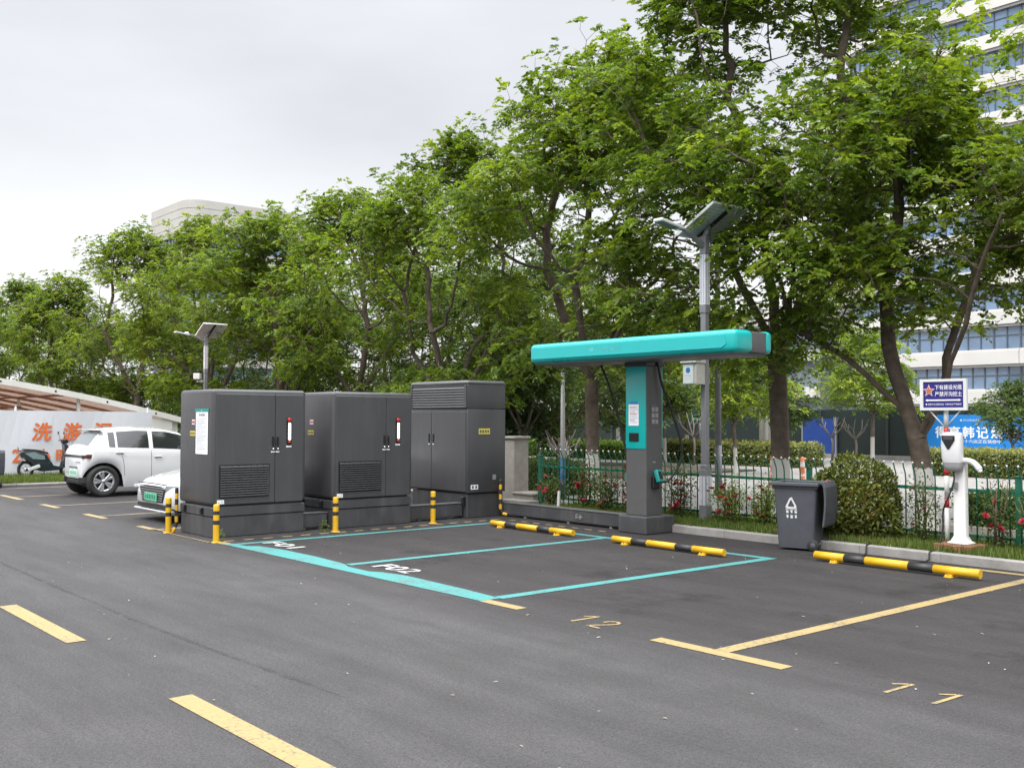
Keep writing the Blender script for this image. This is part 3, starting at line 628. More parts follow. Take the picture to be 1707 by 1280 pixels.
    text('lettering', '其他垃圾', on(-0.042, 0.517), X_, u_, 0.15, 0.03, WP, bn, bold=0.03)
    q = MB()
    for i in range(3):
        for j in range(2):
            x0, z0 = 0.0+i*0.042, 0.0+j*0.048
            q.prism([(x0+0.003, z0), (x0+0.024, z0), (x0+0.027, z0+0.022), (x0, z0+0.022)] if (i+j) % 2 else [(x0+0.01, z0), (x0+0.026, z0+0.008), (x0+0.018, z0+0.028), (x0, z0+0.02)], 0, 0.001, fr)
            q.prism([(x0+0.002, z0+0.027), (x0+0.024, z0+0.027), (x0+0.024, z0+0.032), (x0+0.002, z0+0.032)], 0, 0.001, fr)
    q.build('pictogram', WP, bn)
dustbin(); bn.rotation_euler.z = R(16); bn.location.x -= 0.06; bn.location.y -= 0.09; bn.scale = (.95, .95, .98)
b2 = copy_tree(bn); b2.location = (-25.05, 5.85, 0); b2.rotation_euler.z = R(8); b2['label'] = 'dark dustbin cut off by the left edge of the picture before the white banner'

# ------------------------------------------------------------------ small wall charger on a white pedestal
BRICK = mat('brick', (0.22, 0.085, 0.05), 0.9, var=0.35, scale=14, bump=0.5, bscale=40, stain=0.4)
wc = thing('wall_charger', (-5.64, 11.62, 0.095), 'small white charger with a dark triangular screen on a white pedestal', 'charger')
def pad(x, y, sx, sy, h, label):
    t = thing('brick_pad', (x, y, 0.095), label, 'brick pad'); k = 0
    q = MB()
    nx = max(2, round(sx/0.12)); ny = max(2, round(sy/0.12))
    for i in range(nx):
        for j in range(ny):
            q.box(x-sx/2+i*sx/nx+0.003, x-sx/2+(i+1)*sx/nx-0.003, y-sy/2+j*sy/ny+0.003, y-sy/2+(j+1)*sy/ny-0.003, 0.096, 0.096+h+random.uniform(-0.006, 0.003), 0.004, 1)
    q.build('bricks', BRICK, t); q = MB(); q.box(x-sx/2+0.015, x+sx/2-0.015, y-sy/2+0.015, y+sy/2-0.015, 0.095, 0.096+h-0.012); q.build('mortar', KERB, t); return t
pad(-5.64, 11.6, 0.46, 0.42, 0.075, 'brick pad under the white charger pedestal')
def ring_loft(rows, n=28, power=3.0):
    """rows of (z, cx, cy, hx, hy): superellipse sections"""
    b = bmesh.new(); rr = []
    for z, cx_, cy_, hx, hy in rows:
        ring = []
        for k in range(n):
            a = 2*PI*k/n; c_, s_ = math.cos(a), math.sin(a)
            ring.append(b.verts.new((cx_+hx*math.copysign(abs(c_)**(2/power), c_), cy_+hy*math.copysign(abs(s_)**(2/power), s_), z)))
        rr.append(ring)
    for A, B in zip(rr, rr[1:]):
        for k in range(n): b.faces.new([A[k], A[(k+1) % n], B[(k+1) % n], B[k]])
    b.faces.new(rr[0][::-1]); b.faces.new(rr[-1]); return b
q = MB(); q.sm = True; q.add(ring_loft([(0.175, -5.64, 11.62, 0.13, 0.12), (0.185, -5.64, 11.62, 0.13, 0.12), (0.20, -5.64, 11.62, 0.10, 0.085), (0.26, -5.64, 11.62, 0.074, 0.052), (1.10, -5.64, 11.62, 0.072, 0.05)], 28, 5)); q.build('pedestal', WHITE, wc, smooth_angle=50)
q = MB(); q.sm = True
q.add(ring_loft([(1.005, -5.675, 11.55, 0.05, 0.03), (1.02, -5.675, 11.545, 0.085, 0.05), (1.07, -5.68, 11.535, 0.102, 0.062), (1.15, -5.685, 11.525, 0.116, 0.07), (1.30, -5.69, 11.525, 0.12, 0.07), (1.41, -5.69, 11.53, 0.116, 0.064), (1.44, -5.69, 11.535, 0.115, 0.055), (1.455, -5.69, 11.54, 0.08, 0.03)], 28, 3.4)); hd = q.build('head', mat('charger_white', (0.62, 0.62, 0.63), 0.3, var=0.03, coat=0.2), wc, smooth_angle=60)
q = MB(); q.sm = True; q.add(ring_loft([(1.0, -5.675, 11.54, 0.045, 0.03), (1.015, -5.675, 11.535, 0.09, 0.055), (1.06, -5.68, 11.53, 0.105, 0.064), (1.11, -5.683, 11.525, 0.114, 0.068), (1.12, -5.683, 11.53, 0.10, 0.05)], 28, 3.4)); q.build('head_underside', mat('charger_grey', (0.33, 0.33, 0.345), 0.35, var=0.05), hd, smooth_angle=60)
q = MB(); q.prism([(-0.078, 0.072), (0.078, 0.072), (0.075, 0.02), (0.012, -0.085), (-0.012, -0.085), (-0.075, 0.02)], 0.0, 0.012, ((-5.70, 11.457, 1.345), X_, Z_), 0.005); scr = q.build('screen', BLACK, hd)
q = MB(); q.box(-5.755, -5.645, 11.444, 11.4447, 1.37, 1.405); q.build('display', mat('display_glass', (0.06, 0.06, 0.07), 0.2), scr)
q = MB(); q.tube(arc([(-5.60, 11.56, 1.13), (-5.50, 11.56, 1.125), (-5.43, 11.55, 1.09), (-5.37, 11.53, 1.03)]), 0.034, 12); gn = q.build('charging_gun', WHITE, wc)
q = MB(); q.tube([(-5.375, 11.53, 1.035), (-5.365, 11.525, 1.005)], 0.024, 10); q.build('gun_tip', mat('charger_white2', (0.8, 0.8, 0.8), 0.3), gn)
q = MB(); q.box(-5.70, -5.64, 11.535, 11.559, 0.80, 0.88, 0.006, 1); q.build('socket_box', mat('socket_grey', (0.2, 0.2, 0.21), 0.5), wc)
q = MB(); q.tube(arc([(-5.68, 11.53, 1.02), (-5.665, 11.51, 0.90), (-5.72, 11.50, 0.72), (-5.80, 11.52, 0.55), (-5.83, 11.56, 0.30), (-5.86, 11.50, 0.12)]), 0.010, 8); q.build('cable', RUB, wc)
for pth, lb in (([(-5.86, 11.5, 0.11), (-5.80, 11.3, 0.11), (-5.76, 11.21, 0.114), (-5.73, 11.06, 0.116), (-5.725, 11.035, 0.095), (-5.72, 11.02, 0.03), (-5.73, 10.95, 0.012), (-5.82, 10.6, 0.011), (-5.95, 10.35, 0.011)], 'thin black cable crossing the kerb below the white charger'),
                ([(-6.95, 12.0, 0.11), (-6.72, 11.7, 0.12), (-6.56, 11.21, 0.114), (-6.51, 11.06, 0.116), (-6.50, 11.035, 0.095), (-6.495, 11.02, 0.03), (-6.47, 10.95, 0.012), (-6.40, 10.6, 0.011), (-6.30, 10.25, 0.011)], 'thin black cable crossing the kerb from the shrubs to the wheel stop')):
    q = MB(); q.tube(pth, 0.010, 6); solo(q, 'cable', RUB, (pth[0][0], pth[0][1], 0.1), lb, 'cable')

# ------------------------------------------------------------------ warning sign
sg = thing('warning_sign', (-5.93, 11.82, 0.095), 'navy blue warning sign with a red star and white frame on a striped pole', 'sign')
NAVY = mat('navy_sign', (0.018, 0.014, 0.16), 0.45, var=0.06); SIGNW = mat('sign_white', (0.78, 0.79, 0.8), 0.5, var=0.03)
pz = [0.09, 0.55, 0.66, 0.93, 1.03, 1.40, 1.50, 1.75]
for k in range(7):
    q = MB(); q.tube([(-5.925, 11.86, pz[k]), (-5.925, 11.86, pz[k+1])], 0.027, 12); q.build('pole', [WHITE, RED][k % 2], sg)
sx0, sx1, sz0, sz1, sy = -6.215, -5.64, 1.71, 2.085, 11.80
q = MB(); q.box(sx0+0.02, sx1-0.02, sy, sy+0.012, sz0+0.02, sz1-0.02); bd = q.build('board', NAVY, sg)
q = MB()
for a in ((sx0, sx1, sz0, sz0+0.032), (sx0, sx1, sz1-0.032, sz1), (sx0, sx0+0.04, sz0+0.032, sz1-0.032), (sx1-0.04, sx1, sz0+0.032, sz1-0.032)): q.box(a[0], a[1], sy-0.01, sy+0.025, a[2], a[3])
q.build('frame', WHITE, sg)
for s_ in (-1, 1):
    q = MB(); q.tube([(-5.925+s_*0.19, 11.83, 1.71), (-5.925+s_*0.02, 11.845, 1.52)], 0.009, 8); q.build('brace', WHITE, sg)
text('lettering', '下有建设光缆', (-5.865, sy-0.003, 1.985), X_, Z_, 0.33, 0.058, SIGNW, bd, bold=0.012)
text('lettering', '严禁开沟挖土', (-5.865, sy-0.003, 1.905), X_, Z_, 0.33, 0.058, SIGNW, bd, bold=0.012)
q = MB(); zc = 1.832; q.prism([(-6.15, zc), (-6.12, zc+0.014), (-6.12, zc+0.008), (-5.74, zc+0.008), (-5.74, zc+0.014), (-5.71, zc), (-5.74, zc-0.014), (-5.74, zc-0.008), (-6.12, zc-0.008), (-6.12, zc-0.014)], 0.0, 0.003, ((0, sy, 0), X_, Z_)); q.build('arrow', SIGNW, bd)
text('small_print', '● 战备光缆·重要设施  举报电话 严禁破坏', (-5.925, sy-0.003, 1.783), X_, Z_, 0.44, 0.022, SIGNW, bd)
st5 = [(math.sin(2*PI*k/10)*(0.068 if k % 2 == 0 else 0.028), math.cos(2*PI*k/10)*(0.068 if k % 2 == 0 else 0.028)) for k in range(10)]
q = MB(); q.prism([(a*1.15, b*1.15) for a, b in st5], 0.0, 0.002, ((-6.105, sy, 1.945), X_, Z_)); q.build('star_outline', mat('star_pale', (0.62, 0.5, 0.5), 0.5), bd)
q = MB(); q.prism([(a*0.85, b*0.85) for a, b in st5], 0.0021, 0.004, ((-6.105, sy, 1.945), X_, Z_)); q.build('star', mat('star_red', (0.45, 0.13, 0.05), 0.5), bd)

# ------------------------------------------------------------------ solar street lamps
POLE = mat('lamp_pole_grey', (0.20, 0.20, 0.215), 0.5, 0.2, var=0.08, scale=5, stain=0.15)
POLEW = mat('lamp_panel_white', (0.58, 0.58, 0.63), 0.45, var=0.06); SOLB = mat('solar_back', (0.50, 0.52, 0.53), 0.45, var=0.12, scale=12); ALU = mat('aluminium', (0.66, 0.67, 0.68), 0.45, 0.25, var=0.05)
lp = thing('solar_street_lamp', (-9.60, 11.90, 0.09), 'grey solar street lamp with white panelled base, near the teal charging post', 'street lamp', 'solar street lamps')
def lamp():
    x, y = -9.60, 11.90
    q = MB(); q.box(x-0.066, x+0.066, y-0.066, y+0.066, 0.09, 0.86, 0.008, 1); q.box(x-0.055, x+0.055, y-0.055, y+0.055, 0.86, 0.93, 0.012, 1); b = q.build('pole_base', POLE, lp)
    for z0, z1, r_, pa in ((0.33, 0.76, 0.0675, b),):
        q = MB()
        for k in (-0.032, 0.032):
            q.box(x+k-0.026, x+k+0.026, y-r_-0.004, y-r_, z0, z1); q.box(x+r_, x+r_+0.004, y+k-0.026, y+k+0.026, z0, z1)
        q.build('base_panel', POLEW, pa)
    q = MB(); q.box(x-0.046, x+0.046, y-0.046, y+0.046, 0.93, 4.28, 0.006, 1); pl_ = q.build('pole', POLE, lp)
    q = MB(); q.box(x-0.056, x+0.056, y-0.056, y+0.056, 3.16, 3.28, 0.006, 1); q.box(x-0.055, x+0.055, y-0.055, y+0.055, 4.03, 4.30, 0.008, 1); q.build('pole_collar', POLE, lp)
    q = MB()
    q.box(x-0.052, x+0.052, y-0.053, y-0.0465, 3.285, 4.025); q.box(x+0.0465, x+0.053, y-0.052, y+0.052, 3.285, 4.025)
    q.mi = 1
    for k in range(26):
        zz = 3.31+k*0.0275
        for a in (-0.024, 0.024): q.box(x+a-0.012, x+a+0.012, y-0.0545, y-0.0531, zz, zz+0.009); q.box(x+0.0531, x+0.0545, y+a-0.012, y+a+0.012, zz, zz+0.009)
    q.build('light_panel', [POLEW, mat('panel_slot', (0.12, 0.12, 0.13), 0.6)], pl_)
    # arm and lantern reaching over the bays
    q = MB(); q.tube(arc([(x, y-0.02, 4.14), (x, y-0.20, 4.24), (x, y-0.42, 4.33), (x, y-0.62, 4.37)]), [0.045]*10+[0.038]*10+[0.03]*11, 10); q.build('arm', POLE, lp)
    q = MB(); q.obox((x, y-0.80, 4.385), (0.085, 0, 0), (0, 0.24, -0.035), (0, 0.003, 0.022), 0.012, 2); ln = q.build('lantern', ALU, lp)
    q = MB(); q.obox((x, y-0.84, 4.362), (0.066, 0, 0), (0, 0.17, -0.025), (0, 0.001, 0.006)); q.build('lantern_glass', mat('lantern_glass', (0.12, 0.16, 0.16), 0.25), ln)
    q = MB(); q.lathe([(0.0, 0.045), (0.06, 0.035), (0.08, 0.0)], 14, Matrix.Translation((x, y-0.64, 4.40))); q.build('lantern_cap', ALU, ln)
    # solar panel tilted down towards -x
    c = Vector((x+0.02, y+0.16, 4.53)); ax = Vector((0.335, 0, 0.19)); ay = Vector((0, 0.40, 0)); az = Vector((-0.165, 0, 0.30)).normalized()*0.014
    q = MB(); q.obox(c, ax, ay, az); sp_ = q.build('solar_panel', SOLB, lp)
    q = MB(); n_ = az.normalized()
    for s_ in (-1, 1):
        q.obox(c+ay*s_*1.0, ax*1.03, Vector((0, 0.012, 0)), n_*0.02); q.obox(c+ax*s_*1.0, ax.normalized()*0.012, ay*1.0, n_*0.0195)
    q.build('panel_frame', ALU, sp_)
    q = MB()
    for k in range(-5, 6): q.obox(c-n_*0.0155+ax*(k/6.0), ax.normalized()*0.004, ay*0.95, n_*0.001)
    q.build('cell_rows', mat('cell_line', (0.30, 0.31, 0.32), 0.5), sp_)
    q = MB(); q.obox(c+n_*0.0155, ax*0.97, ay*0.95, n_*0.001); q.build('solar_cells', mat('solar_cells', (0.01, 0.015, 0.05), 0.2), sp_)
    q = MB(); q.obox(c-n_*0.032, ax*0.96, Vector((0, 0.035, 0)), n_*0.012); q.build('mounting_rail', BLACK, sp_)
    q = MB(); q.tube([(x, y, 4.28), (x+0.0, y+0.10, 4.46)], 0.04, 10); q.build('bracket', POLE, lp)
lamp()
l2 = copy_tree(lp); l2.location = (-29.92, 13.07, 0.05); l2.scale = (.95, .95, .95); l2['label'] = 'farther solar street lamp rising behind the nearest charging cabinet'
jb = thing('junction_box', (-9.60, 11.80, 2.2), 'pale metal junction box with a round blue mark strapped to the lamp pole', 'junction box')
STEEL = mat('brushed_steel', (0.5, 0.49, 0.45), 0.42, 0.5, var=0.1, scale=20)
q = MB(); q.box(-9.80, -9.545, 11.63, 11.84, 2.10, 2.41, 0.008, 1); bb = q.build('box', STEEL, jb)
q = MB(); q.box(-9.83, -9.53, 11.60, 11.845, 2.412, 2.44, 0.006, 1); q.build('roof', STEEL, bb)
q = MB(); q.box(-9.78, -9.60, 11.624, 11.6295, 2.115, 2.40, 0.002, 1); lb_ = q.build('label_plate', mat('pale_label', (0.48, 0.53, 0.52), 0.5, var=0.06), bb)
q = MB(); q.lathe([(0.0, 0.0), (0.042, 0.0)], 24, Matrix.Translation((-9.69, 11.6225, 2.31)) @ Matrix.Rotation(PI/2, 4, 'X')); q.build('round_mark', mat('mark_blue', (0.02, 0.13, 0.33), 0.5), lb_)
q = MB(); q.box(-9.755, -9.625, 11.6225, 11.6235, 2.225, 2.243); q.box(-9.755, -9.66, 11.6225, 11.6235, 2.18, 2.19); q.build('print', GREYINK, lb_)
q = MB(); q.box(-9.544, -9.538, 11.70, 11.72, 2.2, 2.3); q.build('latch', CHROME, bb)
cc = thing('security_camera', (-29.74, 12.85, 2.79), 'tiny white security camera on an arm on the far solar lamp', 'camera')
q = MB(); q.tube([(-29.88, 13.0, 2.68), (-29.70, 12.72, 2.68)], 0.025, 8); q.build('arm', WHITE, cc)
q = MB(); q.obox((-29.70, 12.72, 2.83), (0.16, -0.1, 0), (0.05, 0.08, 0), (0, 0, 0.09), 0.02, 2); q.build('housing', WHITE, cc)

# ------------------------------------------------------------------ green fence
FG = mat('fence_green', (0.007, 0.10, 0.058), 0.4, var=0.2, scale=6, stain=0.2); FY = 12.10
fe = thing('metal_fence', (-9, FY, 0.09), 'dark green metal railing with inward bent picket tops behind the planting bed', 'fence')
q = MB(); q.box(-13.45, -1.0, FY-0.014, FY+0.014, 0.735, 0.775, 0.004, 1); q.build('rail', FG, fe)
q = MB(); q.box(-13.45, -1.0, FY-0.014, FY+0.014, 0.20, 0.235, 0.004, 1); q.build('rail', FG, fe)
q = MB(); pk = [(0, -0.019, 0.12), (0, -0.019, 0.86), (0, -0.03, 0.93), (0, -0.065, 1.0), (0, -0.085, 1.055)]
q.tube(pk, 0.0095, 6); q.mi = 1; q.lathe([(0.0, 0.028), (0.012, 0.02), (0.014, 0.008), (0.008, 0.0)], 8, Matrix.Translation((0, -0.087, 1.052)))
proto = q.build('picket', [FG, mat('picket_tip', (0.5, 0.5, 0.48), 0.4)], fe, off=(0, 0, 0)); proto.location = (-13.35-(-9), 0, -0.09)
kx = -13.35+0.128
while kx < -1.05:
    c = proto.copy(); COL.objects.link(c); c.parent = fe; c.location = (kx+9, 0, -0.09); kx += 0.128
for px in (-13.45, -10.75, -7.97, -5.19, -2.41):
    q = MB(); q.box(px-0.032, px+0.032, FY-0.032, FY+0.032, 0.08, 0.93, 0.006, 1); q.box(px-0.037, px+0.037, FY-0.037, FY+0.037, 0.93, 0.95, 0.006, 1); q.build('post', FG, fe)
# pillar and low wall at the fence end
STONE = mat('stone', (0.27, 0.25, 0.225), 0.85, var=0.14, scale=6, bump=0.3, bscale=40, stain=0.4)
gp = thing('gate_pillar', (-14.2, 12.15, 0), 'grey stone gate pillar with a capping slab behind the tall cabinet', 'pillar')
q = MB(); q.box(-14.4, -14.05, 12.0, 12.35, 0.0, 1.22, 0.008, 1); q.build('shaft', STONE, gp)
q = MB(); q.box(-14.43, -14.02, 11.97, 12.38, 1.222, 1.27, 0.01, 1); q.build('capping', STONE, gp)
lw = thing('low_wall', (-13.6, 12.1, 0), 'low grey stone ledge at the foot of the gate pillar', 'wall')
q = MB(); q.box(-14.03, -13.48, 11.95, 12.4, 0.0, 0.235, 0.008, 1); q.box(-14.04, -13.3, 11.6, 11.94, 0.0, 0.16, 0.008, 1); q.build('wall_body', STONE, lw)
q = MB(); q.box(-14.04, -13.46, 11.93, 12.42, 0.237, 0.275, 0.008, 1); q.build('coping', STONE, lw)
# white stakes in the bed
pad(-7.90, 11.55, 0.34, 0.3, 0.05, 'low brick pad in the grass to the left of the dustbin')
for x, y, z0, h, lb in ((-7.93, 11.55, 0.14, 0.33, 'short white stake on the brick pad beside the dustbin'), (-12.14, 11.32, 0.09, 0.33, 'short white stake among the roses near the tall cabinet')):
    q = MB(); q.obox((x, y, z0+h/2), (0.022, 0, 0), (0, 0.015, 0), (0.012, 0, h/2), 0.004, 1); solo(q, 'stake', WHITE, (x, y, z0), lb, 'stake')
# ------------------------------------------------------------------ cars
CARW = mat('white_car_paint', (0.60, 0.61, 0.62), 0.22, var=0.01, coat=0.8)
CGLASS = mat('tinted_car_glass', (0.02, 0.022, 0.026), 0.06, var=0.0, spec=0.8)
CGLASSP = mat('pale_car_glass', (0.16, 0.18, 0.19), 0.06, var=0.0, spec=0.9)
TRIM = mat('car_trim', (0.015, 0.015, 0.016), 0.5, var=0.1); ALLOY = mat('alloy', (0.55, 0.56, 0.58), 0.3, 0.85, var=0.05)
PLATE = mat('plate_green', (0.10, 0.45, 0.28), 0.45, var=0.15, scale=8); PLATEW = mat('plate_pale', (0.55, 0.72, 0.62), 0.45, var=0.05)
TAIL = mat('tail_lamp', (0.10, 0.02, 0.02), 0.15, var=0.2); HEADL = mat('head_lamp', (0.35, 0.37, 0.40), 0.1, var=0.2, spec=0.9)
def smooth_tab(tab, s, k=5):
    v = np.interp(s, [a for a, _ in tab], [b for _, b in tab])
    for _ in range(k): v[1:-1] = (v[:-2]+2*v[1:-1]+v[2:])/4
    return v
def car(name, loc, rot, label, sp):
    t = thing(name, loc, label, 'car'); t.rotation_euler.z = rot; ORG[t] = Vector((0, 0, 0))
    L_, W = sp['L'], sp['W']; s = np.unique(np.concatenate([np.linspace(0, 0.3, 10), np.linspace(0.3, L_-0.3, 70), np.linspace(L_-0.3, L_, 10)])); n = len(s)
    zr = smooth_tab(sp['roof'], s, 2); zb_ = smooth_tab(sp['belt'], s, 3); wf = smooth_tab(sp['tum'], s, 5)
    w_ = W*np.interp(s, [0, .05, .16, .45, L_-.45, L_-.16, L_-.05, L_], [.78, .87, .95, 1, 1, .93, .84, .74])
    zl = np.interp(s, [0, .12, .5, L_-.5, L_-.12, L_], [.25, .19, .185, .185, .22, .32])
    for c in sp['axles']:
        d = np.abs(s-c); a = sp['arch']; zl = np.where(d < a, np.maximum(zl, sp['rw']+np.sqrt(np.maximum(a*a-d*d, 0))*1.0-0.005), zl)
    zre = np.maximum(zr-np.interp(zr-zb_, [0, .12, .4], [.02, .035, .05]), zb_+0.004)
    rows = []
    for tt, f in ((0, .945), (.12, .975), (.3, .995), (.5, 1.0), (.66, .992), (.8, .985), (.93, .975), (1, .95)): rows.append((w_*f, zl+(zb_-zl)*tt))
    wr = np.minimum(W*wf, w_*.93)
    for u in (.09, .5, .91, 1.0): rows.append((w_*.95+(wr-w_*.95)*u-0.012*math.sin(u*PI)*-1, zb_+(zre-zb_)*u))
    for v in (.25, .6, 1.0): rows.append((wr*(1-v), zre+(zr-zre)*(1-(1-v)**2)))
    P = np.array([[(rows[j][0][i], s[i], rows[j][1][i]) for i in range(n)] for j in range(len(rows))])
    body, gs, gf, gr = MB(), MB(), MB(), MB(); cache = {}
    def vert(q, j, i, sx):
        k = (id(q), j, i, sx if j < len(rows)-1 else 0)
        if k not in cache: p = P[j, i]; cache[k] = q.bm.verts.new((p[0]*sx, p[1], p[2]))
        return cache[k]
    def inside(x, iv): return any(a <= x <= b for a, b in iv)
    for sx in (1, -1):
        for j in range(len(rows)-1):
            for i in range(n-1):
                m_ = (s[i]+s[i+1])/2; q = body
                if j in (8, 9) and inside(m_, sp['side']) : q = gs
                if j >= 11 and inside(m_, sp['front']): q = gf
                if j >= 11 and inside(m_, sp['rear']): q = gr
                f = [vert(q, j, i, sx), vert(q, j, i+1, sx), vert(q, j+1, i+1, sx), vert(q, j+1, i, sx)]
                if len(set(f)) < 3: continue
                try:
                    fc = q.bm.faces.new(f if sx > 0 else f[::-1]); fc.smooth = True
                except ValueError: pass
    for i in (0, n-1):
        ring = [vert(body, j, i, 1) for j in range(len(rows))]+[vert(body, j, i, -1) for j in range(len(rows)-2, -1, -1)]
        try: body.bm.faces.new(ring)
        except ValueError: pass
    bo = body.build('body', CARW, t, smooth_angle=38)
    
    for (a_, b_) in sp['side']:
        for sx in (1, -1):
            q = MB()
            for j in (8, 9):
                for i in range(n-1):
                    if a_ <= (s[i]+s[i+1])/2 <= b_:
                        f = [(P[jj, ii][0]*sx, s[ii], P[jj, ii][2]) for jj, ii in ((j, i), (j, i+1), (j+1, i+1), (j+1, i))]; q.face(f if sx > 0 else f[::-1])
            bmesh.ops.remove_doubles(q.bm, verts=list(q.bm.verts), dist=1e-4)
            for f_ in q.bm.faces: f_.smooth = True
            q.build('side_window', CGLASS, t)
    gs.bm.free(); gf.build('windscreen', CGLASS, t); gr.build('rear_window', CGLASSP, t)
    q = MB(); q.box(-W+.2, W-.2, .18, L_-.2, .19, .62); q.box(-W*.75, W*.75, sp['axles'][0]+.45, sp['axles'][1]-.1, .62, .70); q.build('underbody', TRIM, t)
    # door seams, handles, sill
    def side_pt(x, j): 
        return np.array([np.interp(x, s, P[j, :, k]) for k in range(3)])
    for sx in (1, -1):
        for ds in sp['seams']:
            q = MB(); q.tube([(side_pt(d_, j)[0]*sx, d_, side_pt(d_, j)[2]) for d_, j in ds], 0.004, 5); q.build('door_seam', TRIM, t)
        for hs in sp['handles']:
            p = side_pt(hs, 5); q = MB(); q.obox((sx*(p[0]+0.012), hs, p[2]+.02), (0.012, 0, 0), (0, 0.075, 0), (0, 0, 0.011), 0.006, 2); q.build('handle', CARW, bo)
            q = MB(); q.obox((sx*(p[0]+0.002), hs, p[2]+.003), (0.003, 0, 0), (0, 0.075, 0), (0, 0, 0.006)); q.build('handle_shade_strip', mat('shadow_gap', (0.25, 0.25, 0.26), 0.5), bo)  # grey strip painted for the shade under the handle
        q = MB(); q.obox((sx*(W*.965), L_/2-.02, .20), (0.02, 0, 0), (0, (sp['axles'][1]-sp['axles'][0])/2-sp['arch']-.02, 0), (0, 0, 0.03), 0.01, 1); q.build('sill', sp['sillmat'], t)
        ym = sp['side'][0][0]+.1; q = MB(); q.obox((sx*(W+.07), ym, zb_.max()+.06), (0.075, 0, 0), (0, 0.05, 0), (0, 0, 0.045), 0.025, 2); q.build('mirror', CARW, t, smooth_angle=50)
        for c in sp['axles']:
            r_ = sp['rw']; M = Matrix.Translation((sx*(W-.115), c, r_)) @ Matrix.Rotation(sx*PI/2, 4, 'Y')
            q = MB(); q.lathe([(r_*.60, -.09), (r_*.93, -.095), (r_, -.06), (r_, .06), (r_*.965, .09), (r_*.86, .10), (r_*.66, .088), (r_*.62, .06), (r_*.60, -.09)], 36, M); wh = q.build('wheel', RUB, t)
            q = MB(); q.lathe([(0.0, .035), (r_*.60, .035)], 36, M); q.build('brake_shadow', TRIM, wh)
            q = MB(); q.lathe([(r_*.56, .07), (r_*.645, .093), (r_*.665, .087), (r_*.655, .03)], 36, M); q.lathe([(0, .085), (r_*.13, .083), (r_*.16, .06)], 16, M)
            for k in range(5):
                a = 2*PI*k/5+.3
                for da in (-.20, .20):
                    A = M @ Vector((math.cos(a)*r_*.10, math.sin(a)*r_*.10, .07)); B = M @ Vector((math.cos(a+da)*r_*.60, math.sin(a+da)*r_*.60, .078))
                    d = (B-A); nn = (M.to_3x3() @ Vector((0, 0, 1))); sd_ = d.cross(nn).normalized()
                    q.obox((A+B)/2, d/2, sd_*r_*.075, nn*.012, 0.005, 1)
            q.build('rim', ALLOY, wh)
    return t, bo, P, s
suv = dict(L=3.53, W=.745, rw=.312, arch=.375, axles=(.74, 3.16), sillmat=CARW,
    roof=[(0, .66), (.06, .78), (.25, .85), (.9, .94), (1.02, .97), (1.55, 1.31), (1.9, 1.385), (2.5, 1.41), (3.0, 1.375), (3.17, 1.335), (3.22, 1.31), (3.44, 1.03), (3.48, .97), (3.53, .90)],
    belt=[(0, .58), (.25, .78), (.95, .86), (2.0, .91), (3.0, .95), (3.22, .975), (3.44, .955), (3.53, .86)],
    tum=[(0, .70), (.9, .78), (1.55, .73), (2.4, .745), (3.1, .70), (3.3, .70), (3.53, .78)],
    side=[(1.42, 2.17), (2.26, 2.90), (2.95, 3.08)], front=[(1.06, 1.54)], rear=[(3.24, 3.42)],
    seams=[[(2.215, j) for j in range(1, 8)], [(2.92, 7), (2.88, 6), (2.83, 5), (2.79, 4), (2.77, 3), (2.76, 2)], [(1.30, j) for j in range(1, 8)]], handles=(2.08, 2.86))
T, bo, P, s_ = car('suv_car', (-21.52, 10.16, 0.0), PI, 'small white hatchback car parked nose in before the white banner, its rear towards the aisle', suv)
yb = 3.53
q = MB(); q.box(-.545, .545, yb-.01, yb+.004, .775, .83, 0.004, 1); tb = q.build('light_bar', mat('smoked_lamp', (0.05, 0.045, 0.045), 0.12), T)
for sx in (1, -1):
    q = MB(); q.obox((sx*.665, yb-.21, .80), (0.012, -.02*sx, 0), (.0, .165, .01), (0, 0, .042), 0.008, 2); q.build('tail_lamp', TAIL, T)
    q = MB(); q.obox((sx*.59, yb-.055, .80), (0.05, -.06*sx, 0), (.012*sx, .018, 0), (0, 0, .035), 0.008, 2); q.build('tail_lamp', mat('smoked_lamp', (0, 0, 0)), T)
    q = MB(); q.obox((sx*.52, yb-.02, .33), (0.09, -.05*sx, 0), (.01*sx, .02, 0), (0, 0, .06), 0.01, 2); q.build('reflector_panel', TRIM, T)
q = MB(); q.box(-.54, .54, yb-.10, yb+.012, .255, .34, 0.015, 2); q.build('bumper_trim', TRIM, T)
q = MB(); q.box(-.23, .23, yb+.001, yb+.010, .40, .53, 0.004, 1); pt_ = q.build('number_plate', PLATEW, T)
q = MB()
for k in range(5): q.box(-.19+k*.08, -.14+k*.08, yb+.0105, yb+.012, .43, .505)
q.build('plate_characters', PLATE, pt_)
q = MB(); q.box(-.62, .62, 3.13, 3.28, 1.322, 1.348, 0.012, 2); q.build('spoiler', CARW, T, smooth_angle=40)
q = MB(); q.box(-.25, .25, yb+.001, yb+.006, .57, .59, 0.002, 1); q.build('boot_handle', TRIM, T)
q = MB()
for k in range(5): q.box(-.42+k*.06, -.39+k*.06, yb+.001, yb+.005, .665, .705)
q.build('badge', CHROME, T)
